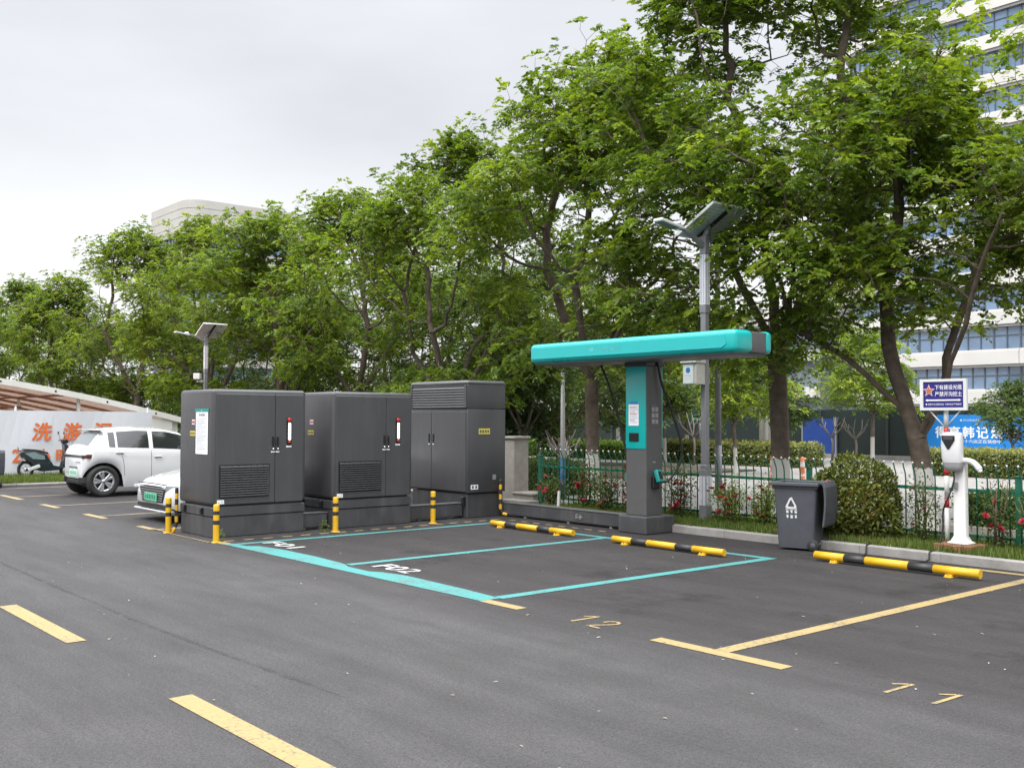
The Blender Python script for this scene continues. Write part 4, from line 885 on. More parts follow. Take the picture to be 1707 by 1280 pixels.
sed = dict(L=4.2, W=.82, rw=.30, arch=.36, axles=(.82, 3.28), sillmat=CARW,
    roof=[(0, .50), (.04, .58), (.16, .66), (.6, .76), (1.15, .86), (1.30, .90), (1.95, 1.27), (2.3, 1.33), (2.9, 1.30), (3.6, 1.0), (4.05, .95), (4.2, .86)],
    belt=[(0, .46), (.16, .62), (.6, .72), (1.2, .82), (2.2, .87), (3.4, .92), (4.0, .92), (4.2, .82)],
    tum=[(0, .72), (1.1, .78), (1.9, .68), (2.9, .68), (3.6, .74), (4.2, .78)],
    side=[(1.5, 2.25), (2.33, 3.1)], front=[(1.34, 1.92)], rear=[(2.95, 3.5)],
    seams=[[(2.29, j) for j in range(1, 8)], [(1.36, j) for j in range(1, 8)]], handles=(2.15, 2.95))
T, bo, P, s_ = car('sedan_car', (-15.57, 5.98, 0.0), 0, 'white sedan with a chrome barred grille partly hidden behind the nearest charging cabinet', sed)
q = MB(); q.prism([(-.52, .52), (-.40, .30), (.40, .30), (.52, .52), (.30, .545), (-.30, .545)], 0.0, 0.012, ((0, -.002, 0), X_, Z_), 0.004); gr_ = q.build('grille', TRIM, T)
q = MB()
for k in range(6):
    zz = .335+k*.036; hw = .40+k*.018; q.obox((0, -.020, zz), (hw, 0, 0), (0, 0.006, 0), (0, 0.0, 0.0075), 0.002, 1)
q.build('grille_bar', CHROME, gr_)
q = MB(); q.box(-.24, .24, -.040, -.030, .315, .435, 0.004, 1); pt_ = q.build('number_plate', PLATE, T)
q = MB()
for k in range(6): q.box(-.2+k*.07, -.16+k*.07, -.0418, -.0405, .34, .41)
q.build('plate_characters', mat('plate_dark', (0.02, 0.14, 0.08), 0.5), pt_)
for sx in (1, -1):
    q = MB(); q.obox((sx*.64, .07, .535), (0.11, .085*sx, 0), (-.006*sx, .014, 0), (0.02*sx, .01, .032), 0.008, 2); q.build('headlight', HEADL, T)
    q = MB(); q.obox((sx*.60, .03, .35), (0.035, .02*sx, 0), (-.003*sx, .01, 0), (0.02*sx, 0, .07), 0.006, 1); q.build('air_vent', TRIM, T)
q = MB(); q.box(-.60, .60, -.012, .03, .20, .275, 0.01, 1); q.build('lower_intake', TRIM, T)
q = MB(); q.box(-.66, .66, -.05, .06, .165, .19, 0.008, 1); q.build('splitter', CARW, T)
q = MB(); q.tube([(-.56, -.012, .575), (0, -.022, .585), (.56, -.012, .575)], 0.008, 6); q.build('bonnet_line', TRIM, T)

# ------------------------------------------------------------------ moped
mo = thing('moped', (-27.3, 8.1, 0.06), 'dark green electric moped parked on the grass before the white banner', 'moped')
MG = mat('moped_paint', (0.012, 0.022, 0.027), 0.25, var=0.1, coat=0.5); MGP = mat('moped_panel', (0.17, 0.24, 0.25), 0.3, var=0.1, coat=0.4)
mx0, my0, mz0 = -27.3, 7.18, 0.06
def mp_(y, z, x=0): return (mx0+x, my0+y, mz0+z)
for yy in (.22, 1.38):
    M = Matrix.Translation(mp_(yy, .225)) @ Matrix.Rotation(PI/2, 4, 'Y')
    q = MB(); q.lathe([(.15, -.035), (.20, -.045), (.225, -.025), (.225, .025), (.20, .045), (.15, .035), (.15, -.035)], 28, M); wh = q.build('wheel', RUB, mo)
    q = MB(); q.lathe([(0, .05), (.04, .05), (.05, .03)], 12, M); q.lathe([(.14, .03), (.155, .038), (.158, -.03)], 28, M)
    for k in range(6): a = PI*k/3; q.tube([M @ Vector((.03*math.cos(a), .03*math.sin(a), .02)), M @ Vector((.145*math.cos(a), .145*math.sin(a), .02))], .009, 6)
    q.build('rim', ALLOY, wh)
fr = ((mx0, my0, mz0), Y_, Z_)
q = MB(); q.prism([(.03, .66), (.12, .70), (.45, .69), (.78, .60), (.86, .42), (.95, .30), (1.22, .28), (1.24, .20), (.62, .17), (.42, .30), (.30, .46), (.05, .56)], -.13, .13, fr, 0.02); q.build('body', MG, mo)
for s in (-1, 1):
    q = MB(); q.prism([(.16, .64), (.42, .66), (.70, .57), (.72, .47), (.40, .49)], .131 if s > 0 else -.146, .146 if s > 0 else -.131, fr, 0.004); q.build('side_panel', MGP, mo)
q = MB(); q.prism([(.10, .705), (.16, .76), (.42, .74), (.60, .72), (.82, .655), (.80, .61), (.46, .695)], -.12, .12, fr, 0.02); q.build('seat', mat('seat_vinyl', (0.02, 0.02, 0.022), 0.5), mo)
q = MB(); q.prism([(1.18, .22), (1.30, .60), (1.24, .86), (1.30, .90), (1.42, .74), (1.45, .52), (1.30, .26)], -.14, .14, fr, 0.02); q.build('front_shield', MG, mo)
q = MB(); q.prism([(1.20, .88), (1.22, .98), (1.32, 1.0), (1.40, .93), (1.36, .88)], -.09, .09, fr, 0.02); q.tube([mp_(1.22, .95, -.30), mp_(1.26, .97, 0), mp_(1.22, .95, .30)], .016, 8); q.build('handlebar', BLACK, mo)
q = MB()
for s in (-1, 1): q.tube([mp_(1.24, .96, s*.2), mp_(1.20, 1.12, s*.26)], .006, 5); q.obox(mp_(1.19, 1.15, s*.27), (.05, 0, 0), (0, .008, 0), (0, 0, .035), .006, 1)
q.build('mirror', BLACK, mo)
q = MB(); q.tube([mp_(1.30, .62), mp_(1.38, .225)], .03, 8); q.prism([(1.16, .40), (1.30, .47), (1.52, .42), (1.62, .28), (1.50, .38), (1.30, .42)], -.06, .06, fr, 0.006); q.build('front_mudguard', MG, mo)
q = MB(); q.prism([(.0, .30), (.12, .46), (.34, .42), (.30, .38), (.14, .40), (.04, .28)], -.06, .06, fr, 0.006); q.tube([mp_(.22, .225, .08), mp_(.62, .25, .1)], .035, 8); q.tube([mp_(.12, .68), mp_(.02, .72), mp_(.0, .80)], .012, 6); q.build('rear_mudguard', BLACK, mo)
q = MB(); q.obox(mp_(.42, .27, .12), (.03, 0, 0), (0, .16, .05), (0, -.012, .04), .01, 2); q.build('motor_cover', ALU, mo)
q = MB(); q.obox(mp_(.0, .60), (.06, 0, 0), (0, .015, 0), (0, .0, .03), .006, 1); q.build('tail_lamp', mat('amber', (0.6, 0.16, 0.02), 0.3), mo)
q = MB(); q.tube([mp_(.72, .18, .05), mp_(.70, .0, .16)], .012, 6); q.build('kickstand', BLACK, mo)
mo.scale = (.86, .86, .98); mo.location = (-27.3, 7.86, .055)

# ------------------------------------------------------------------ white banner and arched carport
BAN = mat('banner_cloth', (0.60, 0.62, 0.66), 0.6, var=0.03, scale=1.5, bump=0.15, bscale=6)
OR = mat('banner_orange', (0.66, 0.15, 0.035), 0.6, var=0.12, scale=30)
bw = thing('banner', (-28.0, 7.0, 0), 'long white banner with orange lettering stretched along the grass verge', 'banner')
q = MB(); ys = np.linspace(-2, 10.70, 60)
A = [q.bm.verts.new((-28+0.014*math.sin(y*2.1)+0.008*math.sin(y*5.3), y, 0.05)) for y in ys]; Bm = [q.bm.verts.new((-28+0.016*math.sin(y*2.6+1)+0.007*math.sin(y*6.1), y, 0.9)) for y in ys]; B = [q.bm.verts.new((-28+0.01*math.sin(y*3+1), y, 1.80-0.006*y)) for y in ys]
for U, Vv in ((A, Bm), (Bm, B)):
    for i in range(len(ys)-1): f = q.bm.faces.new([U[i], U[i+1], Vv[i+1], Vv[i]])
cl = q.build('cloth', BAN, bw)
sm_ = cl.modifiers.new('thickness', 'SOLIDIFY'); sm_.thickness = 0.01
q = MB()
for y in (-1.9, 1.2, 4.3, 7.2, 10.6): q.tube([(-28.08, y, 0.0), (-28.08, y, 1.86)], .025, 8)
q.tube([(-28.06, -2, 1.77), (-28.06, 10.65, 1.70)], .018, 8); q.build('frame', GAL, bw)
for ch, y0 in (('洗', 7.82), ('游', 8.57), ('泥', 9.34)): text('lettering', ch, (-27.955, y0, 1.21), Y_, Z_, .50, .47, OR, bw, bold=.03, shear=.15)
for ch, y0, ww in (('24', 7.32, .42), ('小', 7.86, .36), ('时', 8.36, .38), ('洗', 8.9, .38), ('车', 9.4, .38)): text('lettering', ch, (-27.955, y0, .60), Y_, Z_, ww, .34, OR, bw, bold=.03)
cp = thing('carport', (-33, 6, 0), 'low arched carport with a pale roof edge and brown underside behind the white banner', 'carport')
RIM = mat('carport_rim', (0.66, 0.66, 0.61), 0.5, var=0.05, scale=2, stain=0.1); UND = mat('carport_underside', (0.62, 0.42, 0.33), 0.7, var=0.25, scale=1.2); ROOFC = mat('carport_roof', (0.5, 0.52, 0.48), 0.6, var=0.1)
apx, apz, hw, drop = 2.2, 2.93, 9.6, 1.42
def az_(y): return apz-drop*abs((y-apx)/hw)**1.75
ya = np.linspace(apx-hw, apx+hw, 49)
for M_ in (UND, ROOFC):      # a thin membrane roof that lets some daylight through
    n = M_.node_tree.nodes; l = M_.node_tree.links; tr_ = n.new('ShaderNodeBsdfTranslucent'); tr_.inputs[0].default_value = (0.50, 0.37, 0.31, 1); ms_ = n.new('ShaderNodeMixShader'); ms_.inputs[0].default_value = 0.22
    l.new(n['Principled BSDF'].outputs[0], ms_.inputs[1]); l.new(tr_.outputs[0], ms_.inputs[2]); l.new(ms_.outputs[0], n['Material Output'].inputs[0])
def shell(x0, x1, t0, t1):
    q = MB()
    for a, b in zip(ya, ya[1:]):
        za, zb2 = az_(a), az_(b)
        for f in ([(x0, a, za+t1), (x0, b, zb2+t1), (x1, b, zb2+t1), (x1, a, za+t1)], [(x0, a, za+t0), (x1, a, za+t0), (x1, b, zb2+t0), (x0, b, zb2+t0)], [(x1, a, za+t0), (x1, a, za+t1), (x1, b, zb2+t1), (x1, b, zb2+t0)], [(x0, a, za+t1), (x0, a, za+t0), (x0, b, zb2+t0), (x0, b, zb2+t1)]): q.face(f)
    return q
q = MB()
for a, b in zip(ya, ya[1:]): q.face([(-46, a, az_(a)+.03), (-28.62, a, az_(a)+.03), (-28.62, b, az_(b)+.03), (-46, b, az_(b)+.03)])
q.build('roof', UND, cp)
shell(-28.61, -28.5, -0.09, 0.07).build('roof_edge', RIM, cp)
for y in np.linspace(apx-hw+.8, apx+hw-.8, 14):
    q = MB(); q.lathe([(0, .015), (.025, .012), (.03, 0)], 8, Matrix.Translation((-28.5, y, az_(y)-.01)) @ Matrix.Rotation(PI/2, 4, 'Y')); q.build('bolt', TRIM, cp)
q = MB()
for x in np.arange(-45, -30, 2.4):
    q.tube([(x, y, az_(y)-.09) for y in ya[::2]], .04, 6)
    for y in (-3, -.5, 2.2, 4.8, 7.2): q.tube([(x, y, az_(y)-.09), (x, y+.0, az_(y)-.45)], .02, 6)
    q.tube([(x, -6, 1.86), (x, 8.0, 1.86)], .035, 6)
for y in ya[4::6]: q.tube([(-45.5, y, az_(y)-.05), (-28.7, y, az_(y)-.05)], .03, 6)
q.build('truss', mat('truss_rust', (0.42, 0.25, 0.17), 0.7, var=0.3), cp)
for x in (-28.7, -34.5, -40, -45.5):
    q = MB(); q.box(x-.08, x+.08, apx+hw-.42, apx+hw-.12, 0, az_(apx+hw-.3)-.02); q.build('column', RIM, cp)
    q = MB(); q.box(x-.04, x+.04, 8.9, 8.98, 0, az_(8.94)-.02); q.build('column', RIM, cp)
q = MB(); q.box(-28.62, -28.55, 10.9, 11.5, 0.0, 1.55); q.build('side_panel', RIM, cp)

# ------------------------------------------------------------------ buildings
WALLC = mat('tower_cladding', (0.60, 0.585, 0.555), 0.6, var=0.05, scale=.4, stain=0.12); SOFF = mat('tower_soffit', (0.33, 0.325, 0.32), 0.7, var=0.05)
def curtain_glass():
    M = mat('curtain_glass', (0.13, 0.21, 0.33), 0.08, var=0.3, scale=.35, spec=1.0, coat=0.6); return M
CG = curtain_glass(); MUL = mat('mullion', (0.10, 0.12, 0.14), 0.4, 0.3)
tw = thing('office_tower', (-45, 105, 0), 'tall white office tower with bands of blue glass behind the trees', 'office building')
def facade_floor(parent, path, z0, h, sp_h, glass_h, off):
    """path: list of (x,y) along the facade"""
    q = MB(); o2 = MB(); gl = MB(); mu = MB()
    for (ax, ay), (bx, by) in zip(path, path[1:]):
        d = Vector((bx-ax, by-ay, 0)); n_ = Vector((d.y, -d.x, 0)).normalized()
        A, B = Vector((ax, ay, 0)), Vector((bx, by, 0)); up3 = Vector((0, 0, 1))
        def qd(m_, off_, za, zb2): m_.face([A+n_*off_+up3*za, B+n_*off_+up3*za, B+n_*off_+up3*zb2, A+n_*off_+up3*zb2])
        qd(q, .55, z0+.25, z0+sp_h-.2); qd(q, .35, z0, z0+.25); qd(q, .40, z0+sp_h-.2, z0+sp_h)
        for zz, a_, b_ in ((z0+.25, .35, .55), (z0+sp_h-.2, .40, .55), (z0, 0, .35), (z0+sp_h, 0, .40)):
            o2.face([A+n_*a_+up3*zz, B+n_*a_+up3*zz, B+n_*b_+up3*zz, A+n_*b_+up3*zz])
        qd(gl, 0, z0+sp_h, z0+sp_h+glass_h)
        k = max(1, round(d.length/1.25))
        for i in range(k+1):
            p = A.lerp(B, i/k); mu.obox(p+n_*.05+up3*(z0+sp_h+glass_h/2), d.normalized()*(.05 if i % 3 else .08), n_*.05, up3*glass_h/2)
        mu.obox((A+B)/2+n_*.04+up3*(z0+sp_h+glass_h*.62), d/2, n_*.035, up3*.04)
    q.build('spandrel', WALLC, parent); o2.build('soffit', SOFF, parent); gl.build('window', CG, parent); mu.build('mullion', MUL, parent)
def arcpath(x0, x1, y, r_):
    p = [(x0, y+40), (x0, y+r_)]+[(x0+r_-r_*math.cos(a), y+r_-r_*math.sin(a)) for a in np.linspace(0, PI/2, 9)[1:]]
    return p+[(x1-r_+r_*math.sin(a), y+r_-r_*math.cos(a)) for a in np.linspace(0, PI/2, 11)]
tower_path = arcpath(-62.5, -34.5, 100, 5); pod_path = arcpath(-96, -38, 98.0, 6)
for k in range(13): facade_floor(tw, tower_path, 6.93-.2+3.87*(k+1) if k else 10.6, 3.87, 1.72, 2.15, 0)
facade_floor(tw, arcpath(-62.5, -36.5, 100, 6), 6.85-.12, 3.87, 1.72, 2.15, 0)
facade_floor(tw, arcpath(-62.5, -37.8, 100, 7), 2.95, 3.78, 1.66, 2.1, 0)
q = MB(); q.box(-60, -37, 103, 138, 0, 61.5); q.box(-62, -35, 101, 139, 61.5, 63.5); q.build('core', WALLC, tw)
q = MB(); q.box(-62, -38.5, 100.6, 110, 0, 2.95); q.build('ground_floor', mat('dark_glazing', (0.08, 0.10, 0.12), 0.2, var=0.3, scale=.3), tw)
pdm = thing('podium_building', (-80, 104, 0), 'low white podium with a flat roof beside the office tower, seen below the crowns', 'office building')
q = MB(); q.box(-97, -64, 98, 130, 12.2, 14.9, .3, 2); q.build('roof', WALLC, pdm)
q = MB(); q.box(-95, -64, 99.5, 129, 0, 12.2); q.build('wall', mat('podium_glass', (0.16, 0.19, 0.21), 0.25, var=0.3, scale=.3), pdm)
q = MB()
for z in (4.0, 8.1): q.box(-96, -64, 98.6, 99.4, z, z+1.2)
q.build('floor_band', WALLC, pdm)
ft = thing('distant_tower', (-151, 67, 0), 'far pale concrete tower with rounded corners rising above the trees on the left', 'building')
FC = mat('far_concrete', (0.47, 0.455, 0.42), 0.8, var=0.06, scale=.15, stain=0.22)
def rrect(x0, x1, y0, y1, r_, k=6):
    o = []
    for cx_, cy_, a0 in ((x1-r_, y1-r_, 0), (x0+r_, y1-r_, 90), (x0+r_, y0+r_, 180), (x1-r_, y0+r_, 270)): o += [(cx_+r_*math.cos(R(a0+90*i/k)), cy_+r_*math.sin(R(a0+90*i/k))) for i in range(k+1)]
    return o
def slab(poly, z0, z1): q = MB(); q.prism(poly, z0, z1, ((0, 0, 0), X_, Y_)); return q
slab(rrect(-160, -143.2, 59.6, 80, 3), 28.6, 33.6).build('parapet', FC, ft, smooth_angle=30)
q = MB()
for z in (29.9, 31.2, 32.4): q.prism(rrect(-160.03, -143.17, 59.57, 80.03, 3), z, z+.06, ((0, 0, 0), X_, Y_))
q.build('joint', mat('joint_grey', (0.39, 0.38, 0.35), 0.8), ft)
for k in range(7):
    z0 = 28.6-3.9*(k+1); nm = slab(rrect(-159.6, -143.7, 60.1, 79.6, 3), z0+1.7, z0+3.9).build('window', CG, ft); slab(rrect(-160, -143.2, 59.6, 80, 3), z0, z0+1.7).build('spandrel', FC, ft, smooth_angle=30)
    if k < 2:
        q = MB()
        for x, y in rrect(-159.6, -143.7, 60.1, 79.6, 3, 4): q.box(x-.12, x+.12, y-.12, y+.12, z0+1.7, z0+3.9)
        for y in np.arange(62, 79, 1.3): q.box(-143.78, -143.55, y-.1, y+.1, z0+1.7, z0+3.9)
        for x in np.arange(-160, -145, 1.3): q.box(x-.1, x+.1, 59.98, 60.2, z0+1.7, z0+3.9)
        q.build('mullion', MUL, ft)

# ------------------------------------------------------------------ hoarding and things across the road
HOARD = mat('hoarding_green', (0.010, 0.020, 0.019), 0.55, var=0.2, scale=.8, stain=0.2)
ho = thing('hoarding', (-30, 37.3, 0), 'long dark green construction hoarding across the paved road', 'hoarding')
q = MB(); x = -48.0
while x < -5: q.box(x+.01, x+2.99, 37.28, 37.34, 0.05, 1.98); x += 3.0
q.build('panel', HOARD, ho)
x = -48.0
while x < -5: q = MB(); q.box(x-.05, x+.05, 37.22, 37.28, 0, 2.02); q.build('post', mat('hoarding_post', (0.03, 0.04, 0.04), 0.5), ho); x += 3.0
q = MB(); q.box(-48, -5, 37.1, 37.6, 0, .18); q.build('plinth', KERB, ho)
hp = thing('blue_panel', (-24.4, 37.1, 0), 'plain dark blue hoarding panel among the dark green ones', 'hoarding panel')
q = MB(); q.box(-24.75, -23.25, 37.13, 37.20, .06, 1.62); q.build('sheet', mat('panel_blue', (0.012, 0.045, 0.22), 0.5, var=0.06, scale=1), hp)
q = MB(); q.box(-24.82, -24.76, 37.12, 37.21, .0, 1.68); q.box(-23.24, -23.18, 37.12, 37.21, .0, 1.68); q.build('post', GAL, hp)
bb_ = thing('advertising_banner', (-16.3, 36.4, 0), 'bright blue advertising banner with white lettering on the hoarding at the right', 'banner')
q = MB(); q.box(-18.95, -11.5, 36.42, 36.48, .50, 1.78); cl = q.build('sheet', mat('banner_blue', (0.012, 0.21, 0.62), 0.5, var=0.05, scale=.5, bump=0.2, bscale=3), bb_)
BX = (-18.40, -17.89, -17.37, -16.87, -16.34, -15.84)
LW = mat('banner_white', (0.78, 0.8, 0.82), 0.6, var=0.04)
for ch, x in (('得', BX[0]), ('亭', BX[1]), ('韩', BX[2]), ('记', BX[3]), ('烧', BX[4]), ('烤', BX[5])): text('lettering', ch, (x, 36.415, 1.14), X_, Z_, .44, .43, LW, cl, bold=.025)
text('lettering', '第十六店正在装修中', (-16.95, 36.415, .82), X_, Z_, 1.5, .13, LW, cl, bold=.01)
text('lettering', '● 韩式烤肉连锁', (-17.3, 36.415, 1.58), X_, Z_, .75, .09, mat('banner_faint', (0.55, 0.65, 0.8), 0.6), cl)
q = MB(); q.box(-18.9, -11.4, 36.49, 36.55, .0, .6); q.build('skirt', mat('banner_dark', (0.01, 0.03, 0.08), 0.6), bb_)
wpole = thing('flag_pole', (-15.0, 14.1, 0), 'slim white pole with a blue lower section behind the fence', 'pole')
q = MB(); q.tube([(-15.0, 14.1, .80), (-15.0, 14.1, 2.50)], [.05, .038], 14); q.build('shaft', WHITE, wpole)
q = MB(); q.tube([(-15.0, 14.1, 0.0), (-15.0, 14.1, .80)], .056, 14); q.build('sleeve', mat('sleeve_blue', (0.01, 0.09, 0.19), 0.5), wpole)
q = MB(); q.lathe([(.055, 0), (.05, .02), (0, .03)], 10, Matrix.Translation((-15.0, 14.1, 2.5))); q.build('cap', WHITE, wpole)
q = MB(); q.tube([(-13.45, 17.1, 0), (-13.45, 17.1, 1.05)], .075, 12); q.mi = 0; q.tube([(-13.45, 17.1, 1.05), (-13.45, 17.1, 6.4)], [.065, .05], 12); q.box(-13.57, -13.33, 16.98, 17.22, 0, .03)
solo(q, 'utility_pole', POLE, (-13.45, 17.1, 0), 'plain grey steel pole on the paving behind the box-carrying lamp', 'pole')
q = MB(); q.tube([(-21.5, 30, 0), (-21.5, 30, 3.6)], [.09, .07], 10); solo(q, 'utility_pole', WHITE, (-21.5, 30, 0), 'distant slim white pole near the hoarding', 'pole')
q = MB(); q.box(-24.5, -23.9, 33.7, 34.3, 0, 3.3, .05, 2); solo(q, 'concrete_pillar', STONE, (-24.2, 34, 0), 'thick pale concrete pillar in front of the dark hoarding', 'pillar')
rs = thing('road_sign', (-27.1, 33.2, 0), 'small green direction sign on a thin post by the hoarding', 'sign')
q = MB(); q.box(-27.6, -26.6, 33.18, 33.22, 1.42, 1.78, .02, 1); q.build('board', mat('sign_green', (0.02, 0.18, 0.11), 0.5), rs)
q = MB(); q.box(-27.45, -26.75, 33.17, 33.178, 1.55, 1.64); q.build('print', LW, rs)
q = MB(); q.tube([(-27.1, 33.25, 0), (-27.1, 33.25, 1.8)], .03, 8); q.build('post', GAL, rs)
ORG_ = mat('orange_plastic', (0.55, 0.14, 0.05), 0.5, var=0.15)
for x, y, lb in ((-14.37, 20.3, 'left one of two small orange warning posts beyond the fence'), (-13.55, 20.3, 'right one of two small orange warning posts beyond the fence')):
    t = thing('warning_post', (x, y, 0), lb, 'post', 'orange posts on the paving')
    q = MB(); q.lathe([(.13, 0), (.13, .04), (.06, .06), (.05, .45), (.045, .72), (0, .74)], 14, Matrix.Translation((x, y, 0))); q.build('shaft', ORG_, t)
    q = MB(); q.lathe([(.052, .50), (.05, .62)], 14, Matrix.Translation((x, y, 0))); q.lathe([(.055, .25), (.053, .34)], 14, Matrix.Translation((x, y, 0))); q.build('reflective_band', WHITE, t)
# ------------------------------------------------------------------ vegetation
def bark_mat(name, col, wash):
    M = mat(name, col, 0.9, var=0.35, scale=7, bump=0.9, bscale=22, spec=0.2)
    if wash and not M.get('w'):
        M['w'] = 1; nt = M.node_tree; n = nt.nodes; l = nt.links; b = n['Principled BSDF']; src = b.inputs['Base Color'].links[0].from_socket
        t = n.new('ShaderNodeTexCoord'); sp = n.new('ShaderNodeSeparateXYZ'); l.new(t.outputs['Object'], sp.inputs[0])
        z = n.new('ShaderNodeTexNoise'); z.inputs['Scale'].default_value = 16; l.new(t.outputs['Object'], z.inputs['Vector'])
        a = n.new('ShaderNodeMath'); a.operation = 'MULTIPLY_ADD'; a.inputs[1].default_value = 0.16; l.new(z.outputs[0], a.inputs[0]); l.new(sp.outputs['Z'], a.inputs[2])
        r = n.new('ShaderNodeMapRange'); r.inputs[1].default_value = wash+0.08; r.inputs[2].default_value = wash+0.10; l.new(a.outputs[0], r.inputs[0])
        mx_ = n.new('ShaderNodeMixRGB'); l.new(r.outputs[0], mx_.inputs[0]); mx_.inputs[1].default_value = (0.55, 0.53, 0.50, 1); l.new(src, mx_.inputs[2]); l.new(mx_.outputs[0], b.inputs['Base Color'])
    return M
BARK = bark_mat('bark', (0.115, 0.092, 0.072), 0.88); BARKS = bark_mat('bark_pale', (0.16, 0.135, 0.11), 0.95); STEM = bark_mat('stem', (0.12, 0.085, 0.055), 0)
LEAF = leaf_mat('leaf', [(0.0, (0.052, 0.094, 0.014)), (0.35, (0.106, 0.170, 0.020)), (0.7, (0.184, 0.255, 0.028)), (1.0, (0.272, 0.336, 0.044))], 0.42)
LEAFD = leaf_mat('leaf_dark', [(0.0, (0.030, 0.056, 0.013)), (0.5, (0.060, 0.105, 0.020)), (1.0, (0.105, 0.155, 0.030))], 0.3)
LEAFR = leaf_mat('leaf_red', [(0.0, (0.05, 0.012, 0.012)), (0.6, (0.11, 0.02, 0.018)), (1.0, (0.16, 0.045, 0.03))], 0.3)
LEAFB = leaf_mat('leaf_photinia', [(0.0, (0.05, 0.072, 0.014)), (0.45, (0.11, 0.135, 0.022)), (0.72, (0.18, 0.185, 0.034)), (0.88, (0.24, 0.13, 0.045)), (1.0, (0.26, 0.07, 0.045))], 0.25, 0.4)
LEAFH = leaf_mat('leaf_hedge', [(0.0, (0.06, 0.085, 0.02)), (0.5, (0.16, 0.19, 0.045)), (1.0, (0.30, 0.28, 0.085))], 0.3)
LEAFG = leaf_mat('leaf_box_hedge', [(0.0, (0.03, 0.075, 0.012)), (0.5, (0.09, 0.18, 0.02)), (1.0, (0.20, 0.30, 0.035))], 0.3)
GRASS = leaf_mat('grass_blade', [(0.0, (0.05, 0.085, 0.015)), (0.5, (0.09, 0.14, 0.022)), (0.85, (0.15, 0.18, 0.04)), (1.0, (0.24, 0.20, 0.08))], 0.3)

def norm(a): return a/np.maximum(np.linalg.norm(a, axis=-1, keepdims=True), 1e-9)
def leaf_quads(base, d, nrm, L, W):
    """diamond leaf blades, folded slightly at the tip"""
    side = norm(np.cross(d, nrm)); L = np.asarray(L)[:, None]; W = np.asarray(W)[:, None]; n_ = len(base)
    V = np.empty((n_, 4, 3)); V[:, 0] = base; mid = base+d*L*.45+nrm*L*.05
    V[:, 1] = mid+side*W*.5; V[:, 2] = base+d*L-nrm*L*.10; V[:, 3] = mid-side*W*.5
    return V.reshape(-1, 3), np.arange(n_*4).reshape(-1, 4)
PROF = np.array([(0, .40), (.12, .78), (.32, 1.0), (.58, .92), (.78, .66), (.92, .36), (1, .12)])
def grow(seed, H, Rc, z0, fork, N_, limbs=None, K=48, lean=(0, 0), step=.27, sig=(.46, .46, .24)):
    rng = np.random.default_rng(seed)
    t = rng.random(K)**.85; rad = np.interp(t, PROF[:, 0], PROF[:, 1])*Rc*np.sqrt(rng.random(K)*.9+.1); az = rng.random(K)*2*PI
    C = np.stack([np.cos(az)*rad+lean[0]*t, np.sin(az)*rad+lean[1]*t, z0+(H-z0)*t], 1)
    w_ = rng.random(K)*.8+.5; w_ /= w_.sum()
    att = C[rng.choice(K, N_, p=w_)]+rng.normal(size=(N_, 3))*np.array(sig)*(Rc/2.8)
    att = att[att[:, 2] > z0-.35]
    pos = [np.array([0, 0, 0.])]; par = [-1]
    lx, ly = rng.normal()*.08, rng.normal()*.08
    k = int(fork/.28)
    for i in range(1, k+1): f = i/k; pos.append(np.array([lx*f*f, ly*f*f, fork*f])); par.append(len(pos)-2)
    top = len(pos)-1
    if limbs is None:
        m_ = rng.integers(3, 6); a0 = rng.random()*2*PI; limbs = []
        for j in range(m_):
            a = a0+2*PI*j/m_+rng.normal()*.25; tilt = R(rng.uniform(22, 42)); ln = rng.uniform(1.3, 2.2)*(H/8.6)
            limbs.append([(math.sin(tilt)*math.cos(a)*ln*f, math.sin(tilt)*math.sin(a)*ln*f, fork+(math.cos(tilt)*f+.12*f*f)*ln) for f in (.35, .7, 1)])
    for lb in limbs:
        cur = top; prev = pos[top]
        for q in lb:
            q = np.array(q); seg = max(1, int(np.linalg.norm(q-prev)/.3)); a = prev
            for i in range(1, seg+1): pos.append(a+(q-a)*i/seg+(rng.normal(size=3)*.02 if i < seg else 0)); par.append(cur); cur = len(pos)-1
            prev = q
    pos = list(pos); P = np.array(pos)
    D = np.linalg.norm(att[:, None]-P[None], axis=2); D[:, :max(1, top-1)] = 9e9
    ni = D.argmin(1); nd = D[np.arange(len(att)), ni]; alive = np.ones(len(att), bool); tip = np.full(len(att), -1)
    for it in range(90):
        if not alive.any(): break
        idx = np.where(alive)[0]; u = np.unique(ni[idx]); dv = norm(att[idx]-P[ni[idx]]); acc = np.zeros((len(P), 3)); np.add.at(acc, ni[idx], dv)
        nd_ = norm(norm(acc[u])+rng.normal(size=(len(u), 3))*.18+np.array([0, 0, .05])); newp = P[u]+nd_*step; b0 = len(P)
        P = np.vstack([P, newp]); par += list(u)
        d2 = np.linalg.norm(att[idx][:, None]-newp[None], axis=2); j = d2.argmin(1); dm = d2[np.arange(len(idx)), j]; better = dm < nd[idx]
        nd[idx[better]] = dm[better]; ni[idx[better]] = b0+j[better]
        done = idx[nd[idx] < .34]; alive[done] = False; tip[done] = ni[done]
    tip = np.where(tip < 0, ni, tip); keep = nd < .8
    return P, np.array(par), att[keep], tip[keep], rng
